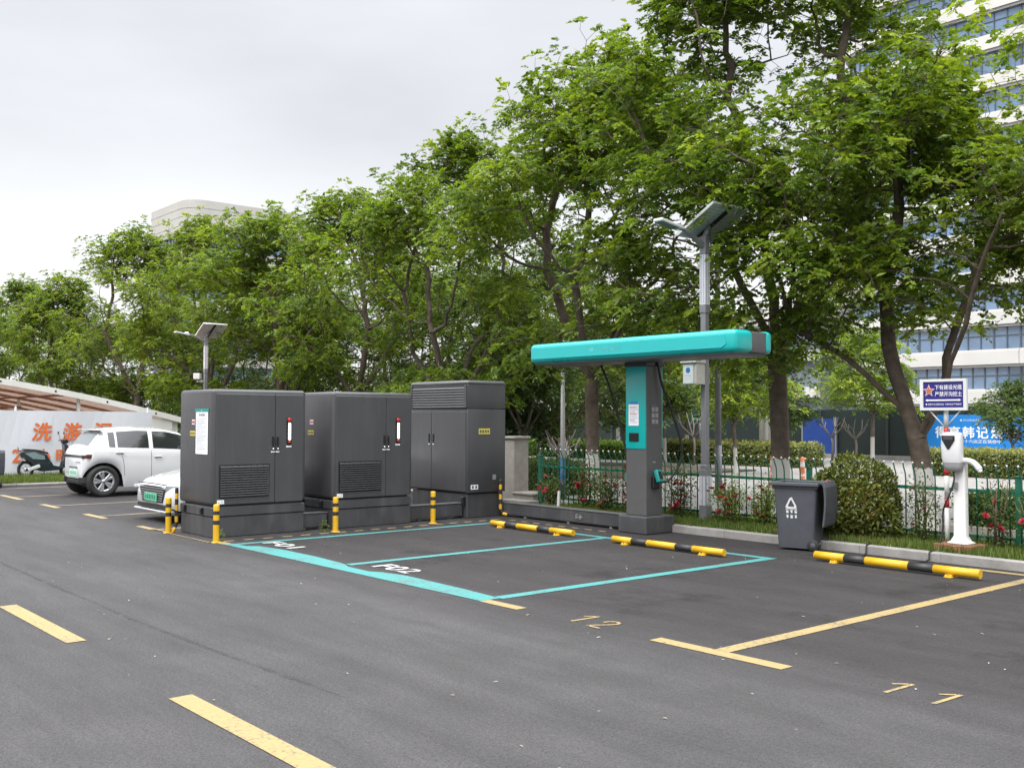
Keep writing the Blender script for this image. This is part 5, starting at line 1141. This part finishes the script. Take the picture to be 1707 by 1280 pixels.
def tubes(A, B, ra, rb, n):
    d = norm(B-A); ref = np.where(np.abs(d[:, 2:3]) < .9, np.array([[0, 0, 1.]]), np.array([[1., 0, 0]])); u = norm(np.cross(d, ref)); v = np.cross(d, u)
    a = np.arange(n)*2*PI/n; c, s = np.cos(a)[None, :, None], np.sin(a)[None, :, None]; ring = u[:, None]*c+v[:, None]*s
    V = np.concatenate([A[:, None]+ring*ra[:, None, None], (B+d*.01)[:, None]+ring*rb[:, None, None]], 1); m_ = len(A)
    k = np.arange(n); f = np.stack([k, (k+1) % n, n+(k+1) % n, n+k], 1)
    return V.reshape(-1, 3), (f[None]+(np.arange(m_)*2*n)[:, None, None]).reshape(-1, 4)
def tree_meshes(seed, H, Rc, z0, fork, N_, leaf, bark, rtrunk, limbs=None, nleaf=6, LL=.084, LW=.050, rachis=.20, pairs=4, lean=(0, 0), K=48, sig=(.40, .40, .27)):
    P, par, tips, tn, rng = grow(seed, H, Rc, z0, fork, N_, limbs, K=K, lean=lean, sig=sig)
    cnt = np.zeros(len(P)); np.add.at(cnt, tn, 1.0)
    for i in range(len(P)-1, 0, -1): cnt[par[i]] += cnt[i]
    r = .0036*np.maximum(cnt, .7)**.48; r *= 1+(rtrunk/r[0]-1)*np.clip(r/r[0], 0, 1)**.6
    ch = np.arange(1, len(P)); use = cnt[ch] > 0; ch = ch[use]; A, B, ra, rb = P[par[ch]], P[ch], r[par[ch]], r[ch]
    ra = np.minimum(ra, rb*1.35)
    ra = np.where(A[:, 2] < .05, ra*1.35, ra); Vs, Fs, o = [], [], 0
    for lo, hi, n_ in ((.05, 9, 12), (.018, .05, 6), (0, .018, 3)):
        q = (rb >= lo) & (rb < hi)
        if q.any(): V, F = tubes(A[q], B[q], ra[q], rb[q], n_); Vs.append(V); Fs.append(F+o); o += len(V)
    V, F = tubes(P[tn], tips, np.full(len(tips), .005), np.full(len(tips), .003), 3); Vs.append(V); Fs.append(F+o)
    TV, TF = np.vstack(Vs), np.vstack(Fs)
    # leaves: pinnate sprays at the shoot tips
    M_ = len(tips); out = norm(tips-P[tn]+rng.normal(size=(M_, 3))*.05); ctr = np.array([lean[0]*.5, lean[1]*.5, 0])
    rad = tips-ctr; rad[:, 2] *= .25; rad = norm(rad); tint_s = np.clip(.44+rng.normal(size=M_)*.19+(rng.random(M_) < .10)*.28, 0, 1)
    si = np.repeat(np.arange(M_), nleaf); n_ = len(si); az = rng.random(n_)*2*PI
    d = np.stack([np.cos(az), np.sin(az), rng.normal(size=n_)*.42+.15], 1)+rad[si]*.55+out[si]*.35; d = norm(d); ll = rachis*(.65+.6*rng.random(n_)); dr = .35+.45*rng.random(n_)
    base = tips[si]+rng.normal(size=(n_, 3))*.05
    upn = norm(np.array([0, 0, 1.])+rng.normal(size=(n_, 3))*.34); sd = norm(np.cross(d, upn)); upn = np.cross(sd, d)
    bs, ds, ns, tl, Ls = [], [], [], [], []
    for k in range(pairs):
        tt = .28+.62*k/max(1, pairs-1) if pairs > 1 else .5
        for sgn in (1, -1):
            p = base+d*(ll*tt)[:, None]-np.array([0, 0, 1.])*(dr*ll*tt*tt)[:, None]
            dd = norm(d*.55+sd*sgn*.85-upn*(.18+.3*rng.random(n_))[:, None]); bs.append(p); ds.append(dd); ns.append(norm(upn+rng.normal(size=(n_, 3))*.4)); Ls.append(LL*(.55+.85*rng.random(n_))*(1.0-.25*abs(tt-.55)))
            tl.append(tint_s[si]+rng.normal(size=n_)*.13)
    p = base+d*ll[:, None]-np.array([0, 0, 1.])*(dr*ll)[:, None]; bs.append(p); ds.append(norm(d-np.array([0, 0, .6]))); ns.append(upn); Ls.append(LL*(.8+.4*rng.random(n_))); tl.append(tint_s[si]+.05)
    bs, ds, ns, Ls, tl = np.vstack(bs), np.vstack(ds), np.vstack(ns), np.concatenate(Ls), np.concatenate(tl)
    ns = norm(ns-ds*(ns*ds).sum(1, keepdims=True)); LV, LF = leaf_quads(bs, ds, ns, Ls, Ls*(LW/LL))
    return TV, TF, LV, LF, np.clip(tl, 0, 1)
def tree(loc, label, data, leaf, bark, group=None, name='tree', rot=0, sc=1.0, cat='tree'):
    t = thing(name, loc, label, cat, group); ORG[t] = Vector((0, 0, 0)); TV, TF, LV, LF, tl = data
    np_mesh('trunk', TV, TF, bark, t, smooth=True); np_mesh('crown', LV, LF, leaf, t, tint=tl); t.rotation_euler.z = rot; t.scale = (sc, sc, sc) if not isinstance(sc, tuple) else sc; return t
def again(src, loc, label, rot, sc, name=None):
    c = copy_tree(src); c.location = loc; c.rotation_euler.z = rot; c.scale = (sc, sc, sc) if not isinstance(sc, tuple) else sc; c['label'] = label; return c
G_ROW = 'row of street trees along the fence'; RY = 14.3
A = tree_meshes(11, 6.9, 2.7, 3.2, 1.30, 1350, LEAF, BARK, .135, lean=(-.7, 0), limbs=[[(-.30, -.05, 1.9), (-.52, -.1, 2.7), (-.62, 0, 3.6), (-.5, .2, 4.8)], [(.15, .1, 1.9), (.32, .2, 2.8), (.75, .1, 3.9)], [(-.35, -.1, 1.8), (-.95, -.5, 2.5), (-1.7, -.9, 3.0)], [(.3, -.2, 1.9), (.9, -.6, 2.9), (1.3, -.8, 3.9)]], K=44)
B = tree_meshes(5, 9.4, 3.0, 2.5, 2.45, 1900, LEAF, BARK, .145, limbs=[[(-.12, .1, 3.4), (-.30, .2, 4.4), (-.35, .3, 5.0)], [(.35, -.1, 3.2), (.85, -.3, 4.2), (1.2, -.5, 5.2)], [(-.35, -.2, 3.2), (-.8, -.5, 4.2)], [(.1, .5, 3.2), (.3, 1.2, 4.2)], [(.25, -.6, 3.0), (.5, -1.5, 3.7)]], K=58)
Cc = tree_meshes(23, 8.8, 2.75, 2.3, 2.3, 1700, LEAF, BARK, .135, K=50)
D = tree_meshes(31, 8.4, 2.85, 2.0, 1.7, 1650, LEAF, BARK, .13, K=44)
F_ = tree_meshes(77, 8.6, 3.4, 3.7, 2.3, 1350, LEAF, BARK, .13, K=36)
tA = tree((-7.45, RY, 0), 'street tree with a low forked leaning trunk behind the warning sign, whitewashed at its foot', A, LEAF, BARK, G_ROW, 'street_tree')
tB = tree((-9.95, RY, 0), 'tallest street tree, its straight whitewashed trunk rising behind the dustbin', B, LEAF, BARK, G_ROW, 'street_tree', .4, 1.06)
tC = tree((-14.35, RY, 0), 'street tree with a whitewashed trunk just left of the teal charging post column', Cc, LEAF, BARK, G_ROW, 'street_tree', 1.1, 1.02)
tD = tree((-18.9, RY, 0), 'street tree forking directly above the tall cabinet', D, LEAF, BARK, G_ROW, 'street_tree', 2.0, .95)
again(tC, (-24.6, 15.2, 0), 'street tree rising above the gap between the middle cabinet and the tall cabinet', 3.3, .90)
again(tA, (-31.0, 16.2, 0), 'street tree rising above the nearest charging cabinet', 2.4, 1.16)
again(tD, (-37.6, 16.6, 0), 'street tree standing just left of the far solar lamp, below the distant tower', 4.4, 1.06)
again(tB, (-45.2, 16.5, 0), 'street tree above the white hatchback car, left of the distant tower', 5.0, 1.02)
again(tC, (-49.0, RY, 0), 'street tree above the right half of the carport roof', .6, .90)
again(tD, (-57.5, RY+.3, 0), 'street tree above the carport roof near the left edge', 1.7, 1.0)
again(tA, (-67.0, RY, 0), 'leftmost street tree, cut off by the left edge of the picture', 3.9, 1.25)
tree((-3.3, RY+.1, 0), 'street tree whose branches reach in from the right edge of the picture', F_, LEAF, BARK, G_ROW, 'street_tree', 2.6, 1.05)
# dark trees behind the row, closing the view below the crowns
G_BACK = 'darker trees behind the street row'
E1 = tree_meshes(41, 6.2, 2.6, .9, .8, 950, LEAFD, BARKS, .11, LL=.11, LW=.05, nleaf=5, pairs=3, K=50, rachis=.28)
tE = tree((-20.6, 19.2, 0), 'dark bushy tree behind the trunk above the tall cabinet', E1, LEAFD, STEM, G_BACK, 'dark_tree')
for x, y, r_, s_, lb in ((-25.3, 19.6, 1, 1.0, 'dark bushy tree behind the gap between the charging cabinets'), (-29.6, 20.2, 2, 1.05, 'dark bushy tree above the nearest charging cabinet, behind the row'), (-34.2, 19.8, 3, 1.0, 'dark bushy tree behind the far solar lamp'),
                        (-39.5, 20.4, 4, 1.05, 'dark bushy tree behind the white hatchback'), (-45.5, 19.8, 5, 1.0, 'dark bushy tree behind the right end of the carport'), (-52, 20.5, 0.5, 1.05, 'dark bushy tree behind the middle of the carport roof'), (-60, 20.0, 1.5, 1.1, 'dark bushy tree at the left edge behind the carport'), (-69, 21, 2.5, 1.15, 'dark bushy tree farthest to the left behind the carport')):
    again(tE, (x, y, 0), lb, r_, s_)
# small trees across the road
G_SM = 'small ornamental trees across the road'
S = tree_meshes(51, 4.6, 1.75, 1.9, 1.75, 420, LEAF, BARKS, .075, LL=.13, LW=.06, nleaf=5, pairs=3, K=26, rachis=.28, sig=(.6, .6, .3))
S2 = tree_meshes(57, 4.2, 1.6, 1.3, 1.2, 420, LEAFD, BARKS, .07, LL=.13, LW=.06, nleaf=5, pairs=3, K=24, rachis=.28, sig=(.6, .6, .3))
tS = tree((-20.1, 34.6, 0), 'small tree with a whitewashed trunk before the dark hoarding, left of the forked tree', S, LEAF, BARKS, G_SM, 'small_tree')
tS2 = tree((-21.6, 30.6, 0), 'small dark-leaved tree before the hoarding, right of the tall street tree trunk', S2, LEAFD, BARKS, G_SM, 'small_tree')
for src, x, y, r_, s_, lb in ((tS, -24.6, 28.2, 1, .95, 'small tree with a leaning trunk just right of the charging post column'), (tS, -26.3, 31.5, 2.2, 1.0, 'small round-crowned tree behind the road sign'), (tS2, -22.6, 25.0, 3, .9, 'small tree right behind the charging post column'),
                              (tS2, -20.2, 17.6, 1.2, .95, 'small dark tree beside the stone gate pillar'), (tS2, -24.5, 24.5, 4.2, 1.1, 'small dark tree to the left of the white and blue pole'), (tS, -28.5, 27.0, 5.0, 1.2, 'small bright tree behind the gate pillar'), (tS2, -31.5, 33, .6, 1.25, 'small dark tree farther behind the red-leaved tree'),
                              (tS, -12.3, 33.8, 3.3, .6, 'small pale tree beyond the right end of the blue advertising banner, near the edge'), (tS2, -14.3, 33.0, .9, .65, 'small dark tree standing before the blue advertising banner'), (tS2, -36.5, 29, 2.9, 1.3, 'small dark tree behind the tall cabinet, across the road'), (tS, -18.4, 24.2, 2.0, .8, 'small bright tree right behind the solar lamp near the post')):
    again(src, (x, y, 0), lb, r_, s_)
RT = tree_meshes(61, 2.7, 1.05, 1.25, 1.0, 230, LEAFR, BARKS, .05, LL=.10, LW=.045, nleaf=5, pairs=3, K=18, rachis=.2, sig=(.55, .55, .35))
tree((-21.6, 19.3, 0), 'small red-leaved maple between the gate pillar and the white and blue pole', RT, LEAFR, BARKS, None, 'red_maple')
def bare(loc, seed, h, label):
    rng = random.Random(seed); t = thing('bare_tree', loc, label, 'tree', 'pruned bare trees'); q = MB(); x, y, z = loc
    q.tube([(x, y, 0), (x+.03, y, h*.30), (x-.02, y, h*.42)], [.055, .042, .038], 8)
    for k in range(5):
        a = 2*PI*k/5+rng.random(); l1 = h*.28; p0 = Vector((x-.02, y, h*.40)); p1 = p0+Vector((math.cos(a)*l1*.6, math.sin(a)*l1*.6, l1*.6)); p2 = p1+Vector((math.cos(a+.6)*.15, math.sin(a+.6)*.15, l1*.7)); q.tube([p0, p1, p2], [.028, .022, .014], 6)
        p3 = p1+Vector((math.cos(a-.9)*.22, math.sin(a-.9)*.22, l1*.35)); q.tube([p1, p3], [.018, .010], 6)
    q.build('trunk', mat('pale_bark', (0.24, 0.205, 0.18), 0.85, var=0.2, bump=.4), t); return t
bare((-19.2, 18.0, 0), 1, 1.7, 'pruned bare pale tree left of the white and blue pole'); bare((-22.6, 27.4, 0), 2, 2.4, 'pruned bare tree right of the whitewashed trunk near the charging post'); bare((-21.9, 34.8, 0), 3, 2.2, 'pruned bare tree before the dark hoarding, left of two'); bare((-20.9, 34.8, 0), 4, 2.1, 'pruned bare tree before the dark hoarding, right of two')
bare((-17.4, 16.4, 0), 6, 1.5, 'pruned bare pale tree right beside the white and blue pole')

def shrub_leaves(c, rad, n_, L, W, seed, lump=.32, fill=.4, flat_bottom=True):
    rng = np.random.default_rng(seed); u = norm(rng.normal(size=(n_, 3)))
    if flat_bottom: u[:, 2] = np.where(u[:, 2] < -.8, -u[:, 2]*.4, u[:, 2])
    k = norm(rng.normal(size=(26, 3))); amp = rng.random(26); w_ = np.exp(((u @ k.T)-1)*16) @ amp/(np.exp(((u @ k.T)-1)*16).sum(1)+1e-9)
    rr = (1-lump+lump*2*w_)*(1-fill*rng.random(n_)**2.5); p = np.array(c)+u*rr[:, None]*np.array(rad)
    d = norm(u*.6+rng.normal(size=(n_, 3))*.6+np.array([0, 0, .25])); nr = norm(u*.7+np.array([0, 0, .6])+rng.normal(size=(n_, 3))*.4); nr = norm(nr-d*(nr*d).sum(1, keepdims=True))
    LV, LF = leaf_quads(p, d, nr, L*(.6+.8*rng.random(n_)), W*(.6+.8*rng.random(n_)))
    g_ = rng.normal(size=26)*.16; ti = np.clip(.45+(np.exp(((u @ k.T)-1)*16) @ g_)/(np.exp(((u @ k.T)-1)*16).sum(1))+rng.normal(size=n_)*.17, 0, 1)
    return LV, LF, ti
def shrub(loc, rad, label, leaf, n_, L, W, seed, name='shrub', cat='shrub', group=None, stems=7):
    t = thing(name, loc, label, cat, group); x, y, z = loc
    LV, LF, ti = shrub_leaves((x, y, z+rad[2]*.86), rad, n_, L, W, seed); np_mesh('foliage', LV, LF, leaf, t, tint=ti)
    q = MB(); rng = random.Random(seed)
    for k in range(stems):
        a = rng.random()*2*PI; f = rng.random()*.7; q.tube([(x+math.cos(a)*.05, y+math.sin(a)*.05, z-.02), (x+math.cos(a)*rad[0]*f*.6, y+math.sin(a)*rad[1]*f*.6, z+rad[2]*.8), (x+math.cos(a)*rad[0]*f, y+math.sin(a)*rad[1]*f, z+rad[2]*1.5)], [.016, .011, .005], 5)
    q.build('stem', STEM, t); return t
shrub((-7.17, 11.74, .09), (.68, .45, .50), 'round photinia shrub with reddish new leaves between the dustbin and the charger', LEAFB, 9000, .065, .032, 3, 'photinia_shrub')
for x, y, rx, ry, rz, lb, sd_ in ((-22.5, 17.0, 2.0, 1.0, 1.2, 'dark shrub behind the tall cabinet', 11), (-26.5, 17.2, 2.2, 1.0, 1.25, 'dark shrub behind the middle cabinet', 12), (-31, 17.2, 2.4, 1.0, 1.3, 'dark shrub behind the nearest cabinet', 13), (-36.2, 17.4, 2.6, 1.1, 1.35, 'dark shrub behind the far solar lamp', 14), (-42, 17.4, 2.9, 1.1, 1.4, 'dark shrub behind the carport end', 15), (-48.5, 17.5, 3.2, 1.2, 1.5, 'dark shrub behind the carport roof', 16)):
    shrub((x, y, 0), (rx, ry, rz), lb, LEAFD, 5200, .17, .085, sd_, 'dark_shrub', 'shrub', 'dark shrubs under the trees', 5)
def hedge(x0, x1, y0, y1, z0, z1, leaf, label, n_, L, seed, wob=.04, name='hedge'):
    t = thing(name, ((x0+x1)/2, (y0+y1)/2, z0), label, 'hedge'); rng = np.random.default_rng(seed)
    a_top, a_fr, a_sd = (x1-x0)*(y1-y0), (x1-x0)*(z1-z0)*2, (y1-y0)*(z1-z0)*2; f = rng.choice(3, n_, p=np.array([a_top, a_fr, a_sd])/(a_top+a_fr+a_sd))
    p = np.stack([x0+(x1-x0)*rng.random(n_), y0+(y1-y0)*rng.random(n_), z0+(z1-z0)*rng.random(n_)], 1); nr = np.zeros((n_, 3))
    p[f == 0, 2] = z1; nr[f == 0] = (0, 0, 1); s_ = rng.random(n_) < .75; q = (f == 1) & s_; p[q, 1] = y0; nr[q] = (0, -1, .3); q = (f == 1) & ~s_; p[q, 1] = y1; nr[q] = (0, 1, .3)
    s2 = rng.random(n_) < .5; q = (f == 2) & s2; p[q, 0] = x0; nr[q] = (-1, 0, .3); q = (f == 2) & ~s2; p[q, 0] = x1; nr[q] = (1, 0, .3)
    wv = np.sin(p[:, 0]*5.1+seed)*np.sin(p[:, 0]*2.3+p[:, 1]*4)*wob; p += nr*(wv+rng.normal(size=n_)*wob*.8)[:, None]
    d = norm(rng.normal(size=(n_, 3))+nr*.5); nn = norm(nr+rng.normal(size=(n_, 3))*.45); nn = norm(nn-d*(nn*d).sum(1, keepdims=True))
    LV, LF = leaf_quads(p, d, nn, L*(.6+.8*rng.random(n_)), L*.5*(.6+.8*rng.random(n_)))
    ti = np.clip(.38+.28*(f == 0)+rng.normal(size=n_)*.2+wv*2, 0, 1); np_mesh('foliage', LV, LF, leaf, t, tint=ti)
    q = MB(); q.box(x0+.05, x1-.05, y0+.05, y1-.05, z0, z1-.05); q.build('dark_core', mat('dark_core', (0.03, 0.04, 0.014), 0.95, var=0.5, scale=12), t); return t  # solid dark box added inside to keep the hedge opaque
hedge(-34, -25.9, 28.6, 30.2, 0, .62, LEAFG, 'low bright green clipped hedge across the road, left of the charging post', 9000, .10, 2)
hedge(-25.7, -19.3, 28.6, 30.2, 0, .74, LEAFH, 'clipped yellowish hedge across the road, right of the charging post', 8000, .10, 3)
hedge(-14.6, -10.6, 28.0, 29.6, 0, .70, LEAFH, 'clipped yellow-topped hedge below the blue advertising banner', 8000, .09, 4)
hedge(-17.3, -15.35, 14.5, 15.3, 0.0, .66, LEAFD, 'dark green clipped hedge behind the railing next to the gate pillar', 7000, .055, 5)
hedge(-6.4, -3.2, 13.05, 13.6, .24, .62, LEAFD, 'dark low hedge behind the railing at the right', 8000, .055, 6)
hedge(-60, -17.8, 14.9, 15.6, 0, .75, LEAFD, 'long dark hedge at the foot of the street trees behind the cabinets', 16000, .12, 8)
q = MB(); q.box(-6.6, -3.0, 12.98, 13.7, .006, .235, .01, 1); solo(q, 'planter_kerb', STONE, (-4.8, 13.3, 0), 'low grey stone edging under the dark hedge behind the railing', 'edging')
# roses along the railing
ROSE = mat('rose_petal', (0.33, 0.012, 0.03), 0.5, var=0.35, scale=30); ROSEP = mat('rose_petal_pink', (0.42, 0.05, 0.075), 0.5, var=0.3, scale=30)
def blossom(m_, parent, p, r_, proto=[None, None]):
    k = 0 if m_ is ROSE else 1
    if proto[k] is None:
        q = MB(); rng = random.Random(4)
        for ring, nn, tilt, rr in ((0, 5, .95, .62), (1, 5, .6, .85), (2, 6, .25, 1.0)):
            for j in range(nn):
                a = 2*PI*(j+.5*ring)/nn; c_ = Vector((math.cos(a), math.sin(a), 0)); s_ = Vector((-math.sin(a), math.cos(a), 0)); w_ = rr*.62
                tip = c_*rr*math.cos(tilt)+Vector((0, 0, rr*math.sin(tilt))); md = c_*rr*.62*math.cos(tilt*1.2)+Vector((0, 0, rr*.45*math.sin(tilt)))
                q.face([(0, 0, -.1), tuple(md+s_*w_*.6), tuple(tip+s_*w_*.25), tuple(tip-s_*w_*.25), tuple(md-s_*w_*.6)])
        q.sm = True; o = q.build('blossom', m_, parent, off=(0, 0, 0)); proto[k] = o
    else: o = proto[k].copy(); COL.objects.link(o); o.parent = parent
    o.location = Vector(p)-ORG[parent]; o.scale = (r_,)*3; o.rotation_euler = (random.uniform(-1.0, .2), random.uniform(-.6, .6), random.random()*6)
def rose(x, y, w_, h, nb, seed, label, pink=False, nl=1500):
    t = thing('rose_bush', (x, y, .095), label, 'rose bush', 'rose bushes along the railing'); rng = np.random.default_rng(seed); rr = random.Random(seed)
    q = MB(); P = []
    for k in range(7):
        a = rr.random()*2*PI; f = rr.random(); top = Vector((x+math.cos(a)*w_*f, y+math.sin(a)*.22*f, .1+h*(.6+.4*rr.random()))); mid = Vector((x+math.cos(a)*w_*f*.45, y+math.sin(a)*.1, .1+h*.45))
        q.tube([(x+.04*math.cos(a), y+.04*math.sin(a), .08), mid, top], [.009, .007, .004], 5)
        for i in range(14): u = .15+.85*rr.random(); P.append((mid.lerp(top, u*2-1) if u > .5 else Vector((x, y, .09)).lerp(mid, u*2)))
    q.build('stem', STEM, t)
    P = np.array([tuple(p) for p in P]); n_ = nl; p = P[rng.integers(0, len(P), n_)]+rng.normal(size=(n_, 3))*np.array([.10, .07, .08]); p[:, 2] = np.maximum(p[:, 2], .12)
    d = norm(rng.normal(size=(n_, 3))*.8+np.array([0, 0, .1])); nn = norm(np.array([0, -.2, 1.])+rng.normal(size=(n_, 3))*.5); nn = norm(nn-d*(nn*d).sum(1, keepdims=True)); L = .036*(.6+.8*rng.random(n_))
    LV, LF = leaf_quads(p, d, nn, L, L*.6); np_mesh('foliage', LV, LF, LEAFD if not pink else LEAF, t, tint=np.clip(.5+rng.normal(size=n_)*.22, 0, 1))
    for k in range(nb):
        b = P[rng.integers(0, len(P))]; blossom(ROSEP if (pink and k % 2) else ROSE, t, (b[0]+rr.uniform(-.08, .08), b[1]-.06-rr.random()*.1, b[2]+.05), rr.uniform(.032, .055))
    return t
for a in ((-12.75, 11.75, .30, .50, 10, 1, 'sparse red rose bush nearest the gate pillar'), (-12.0, 11.80, .34, .80, 14, 2, 'tall red rose bush left of the whitewashed trunk, by the white stake'), (-11.45, 11.7, .28, .6, 9, 3, 'low red rose bush in front of the whitewashed trunk'), (-10.85, 11.75, .36, .85, 22, 4, 'dense red rose bush left of the charging post column'),
          (-10.05, 11.85, .30, .75, 16, 5, 'red rose bush just right of the charging post column'), (-9.05, 11.80, .36, .66, 16, 6, 'pink and red rose bush right of the solar lamp base', True), (-8.55, 11.85, .28, .6, 8, 7, 'pinkish rose bush left of the dustbin', True), (-6.25, 11.85, .26, .75, 3, 8, 'leafy climbing rose left of the white charger', False, 1100), (-5.35, 11.9, .24, .8, 5, 9, 'rose bush with a large bloom right of the white charger', False, 650), (-4.9, 11.85, .25, .7, 4, 10, 'rose bush at the right end of the railing', False, 500)):
    rose(*a)
# grass
def grass(rects, n_, h, seed, name='grass', label=None):
    rng = np.random.default_rng(seed); ar = np.array([(b-a)*(d-c) for a, b, c, d, z in rects]); k = rng.choice(len(rects), n_, p=ar/ar.sum()); Rr = np.array(rects)[k]
    p = np.stack([Rr[:, 0]+(Rr[:, 1]-Rr[:, 0])*rng.random(n_), Rr[:, 2]+(Rr[:, 3]-Rr[:, 2])*rng.random(n_), Rr[:, 4]], 1)
    pat = np.sin(p[:, 0]*3.1)*np.sin(p[:, 1]*4.3+p[:, 0])+np.sin(p[:, 0]*.9+1)*.6; kp = rng.random(n_) < .72+.28*pat; p, pat = p[kp], pat[kp]; n_ = len(p)
    a = rng.random(n_)*2*PI; hh = h*(.4+.9*rng.random(n_)); ln = hh*.55*rng.random(n_); s_ = np.stack([np.cos(a), np.sin(a), 0*a], 1); ww = .004+.004*rng.random(n_)
    o = np.stack([-np.sin(a), np.cos(a), 0*a], 1); V = np.stack([p-s_*ww[:, None], p+s_*ww[:, None], p+o*ln[:, None]+np.array([0, 0, 1.])*hh[:, None]], 1).reshape(-1, 3)
    o_ = np_mesh(name, V, np.arange(n_*3).reshape(-1, 3), GRASS, tint=np.clip(.45+pat*.12+rng.normal(size=n_)*.2, 0, 1)); tag(o_, label, 'grass', kind='stuff')
grass([(-9.5, -2.0, 11.21, 12.6, .093), (-12.8, -9.5, 11.3, 12.6, .093)], 60000, .085, 1, label='rough green grass between the kerb and the railing')
grass([(-27.9, -25.35, 4.0, 10.8, .06)], 26000, .13, 2, label='dry rough grass on the verge below the white banner')
# a few weeds at the cabinet foot and fallen leaves
for x, y, lb in ((-12.70, 7.33, 'small weed growing in the gap between the first two cabinets'), (-12.55, 5.70, 'tiny weed at the foot of the nearest cabinet')):
    LV, LF, ti = shrub_leaves((x, y, .06), (.05, .05, .10), 60, .04, .014, 5); o = np_mesh('weed', LV, LF, LEAF, tint=ti, off=(x, y, 0)); o.location = (x, y, 0); tag(o, lb, 'weed')
rng = np.random.default_rng(77); n_ = 90; p = np.stack([rng.uniform(-12, -2.5, n_), rng.uniform(2.2, 10.9, n_), np.full(n_, .007)], 1); a = rng.random(n_)*2*PI; d = np.stack([np.cos(a), np.sin(a), 0*a], 1)
LV, LF = leaf_quads(p, d, np.tile([[0, 0, 1.]], (n_, 1)), rng.uniform(.015, .04, n_), rng.uniform(.008, .018, n_)); o = np_mesh('fallen_leaves', LV, LF, leaf_mat('dry_leaf', [(0, (0.30, 0.22, 0.12)), (1, (0.55, 0.5, 0.4))], .1), tint=rng.random(n_)); tag(o, 'scattered dry leaf scraps on the asphalt', 'leaves', kind='stuff')
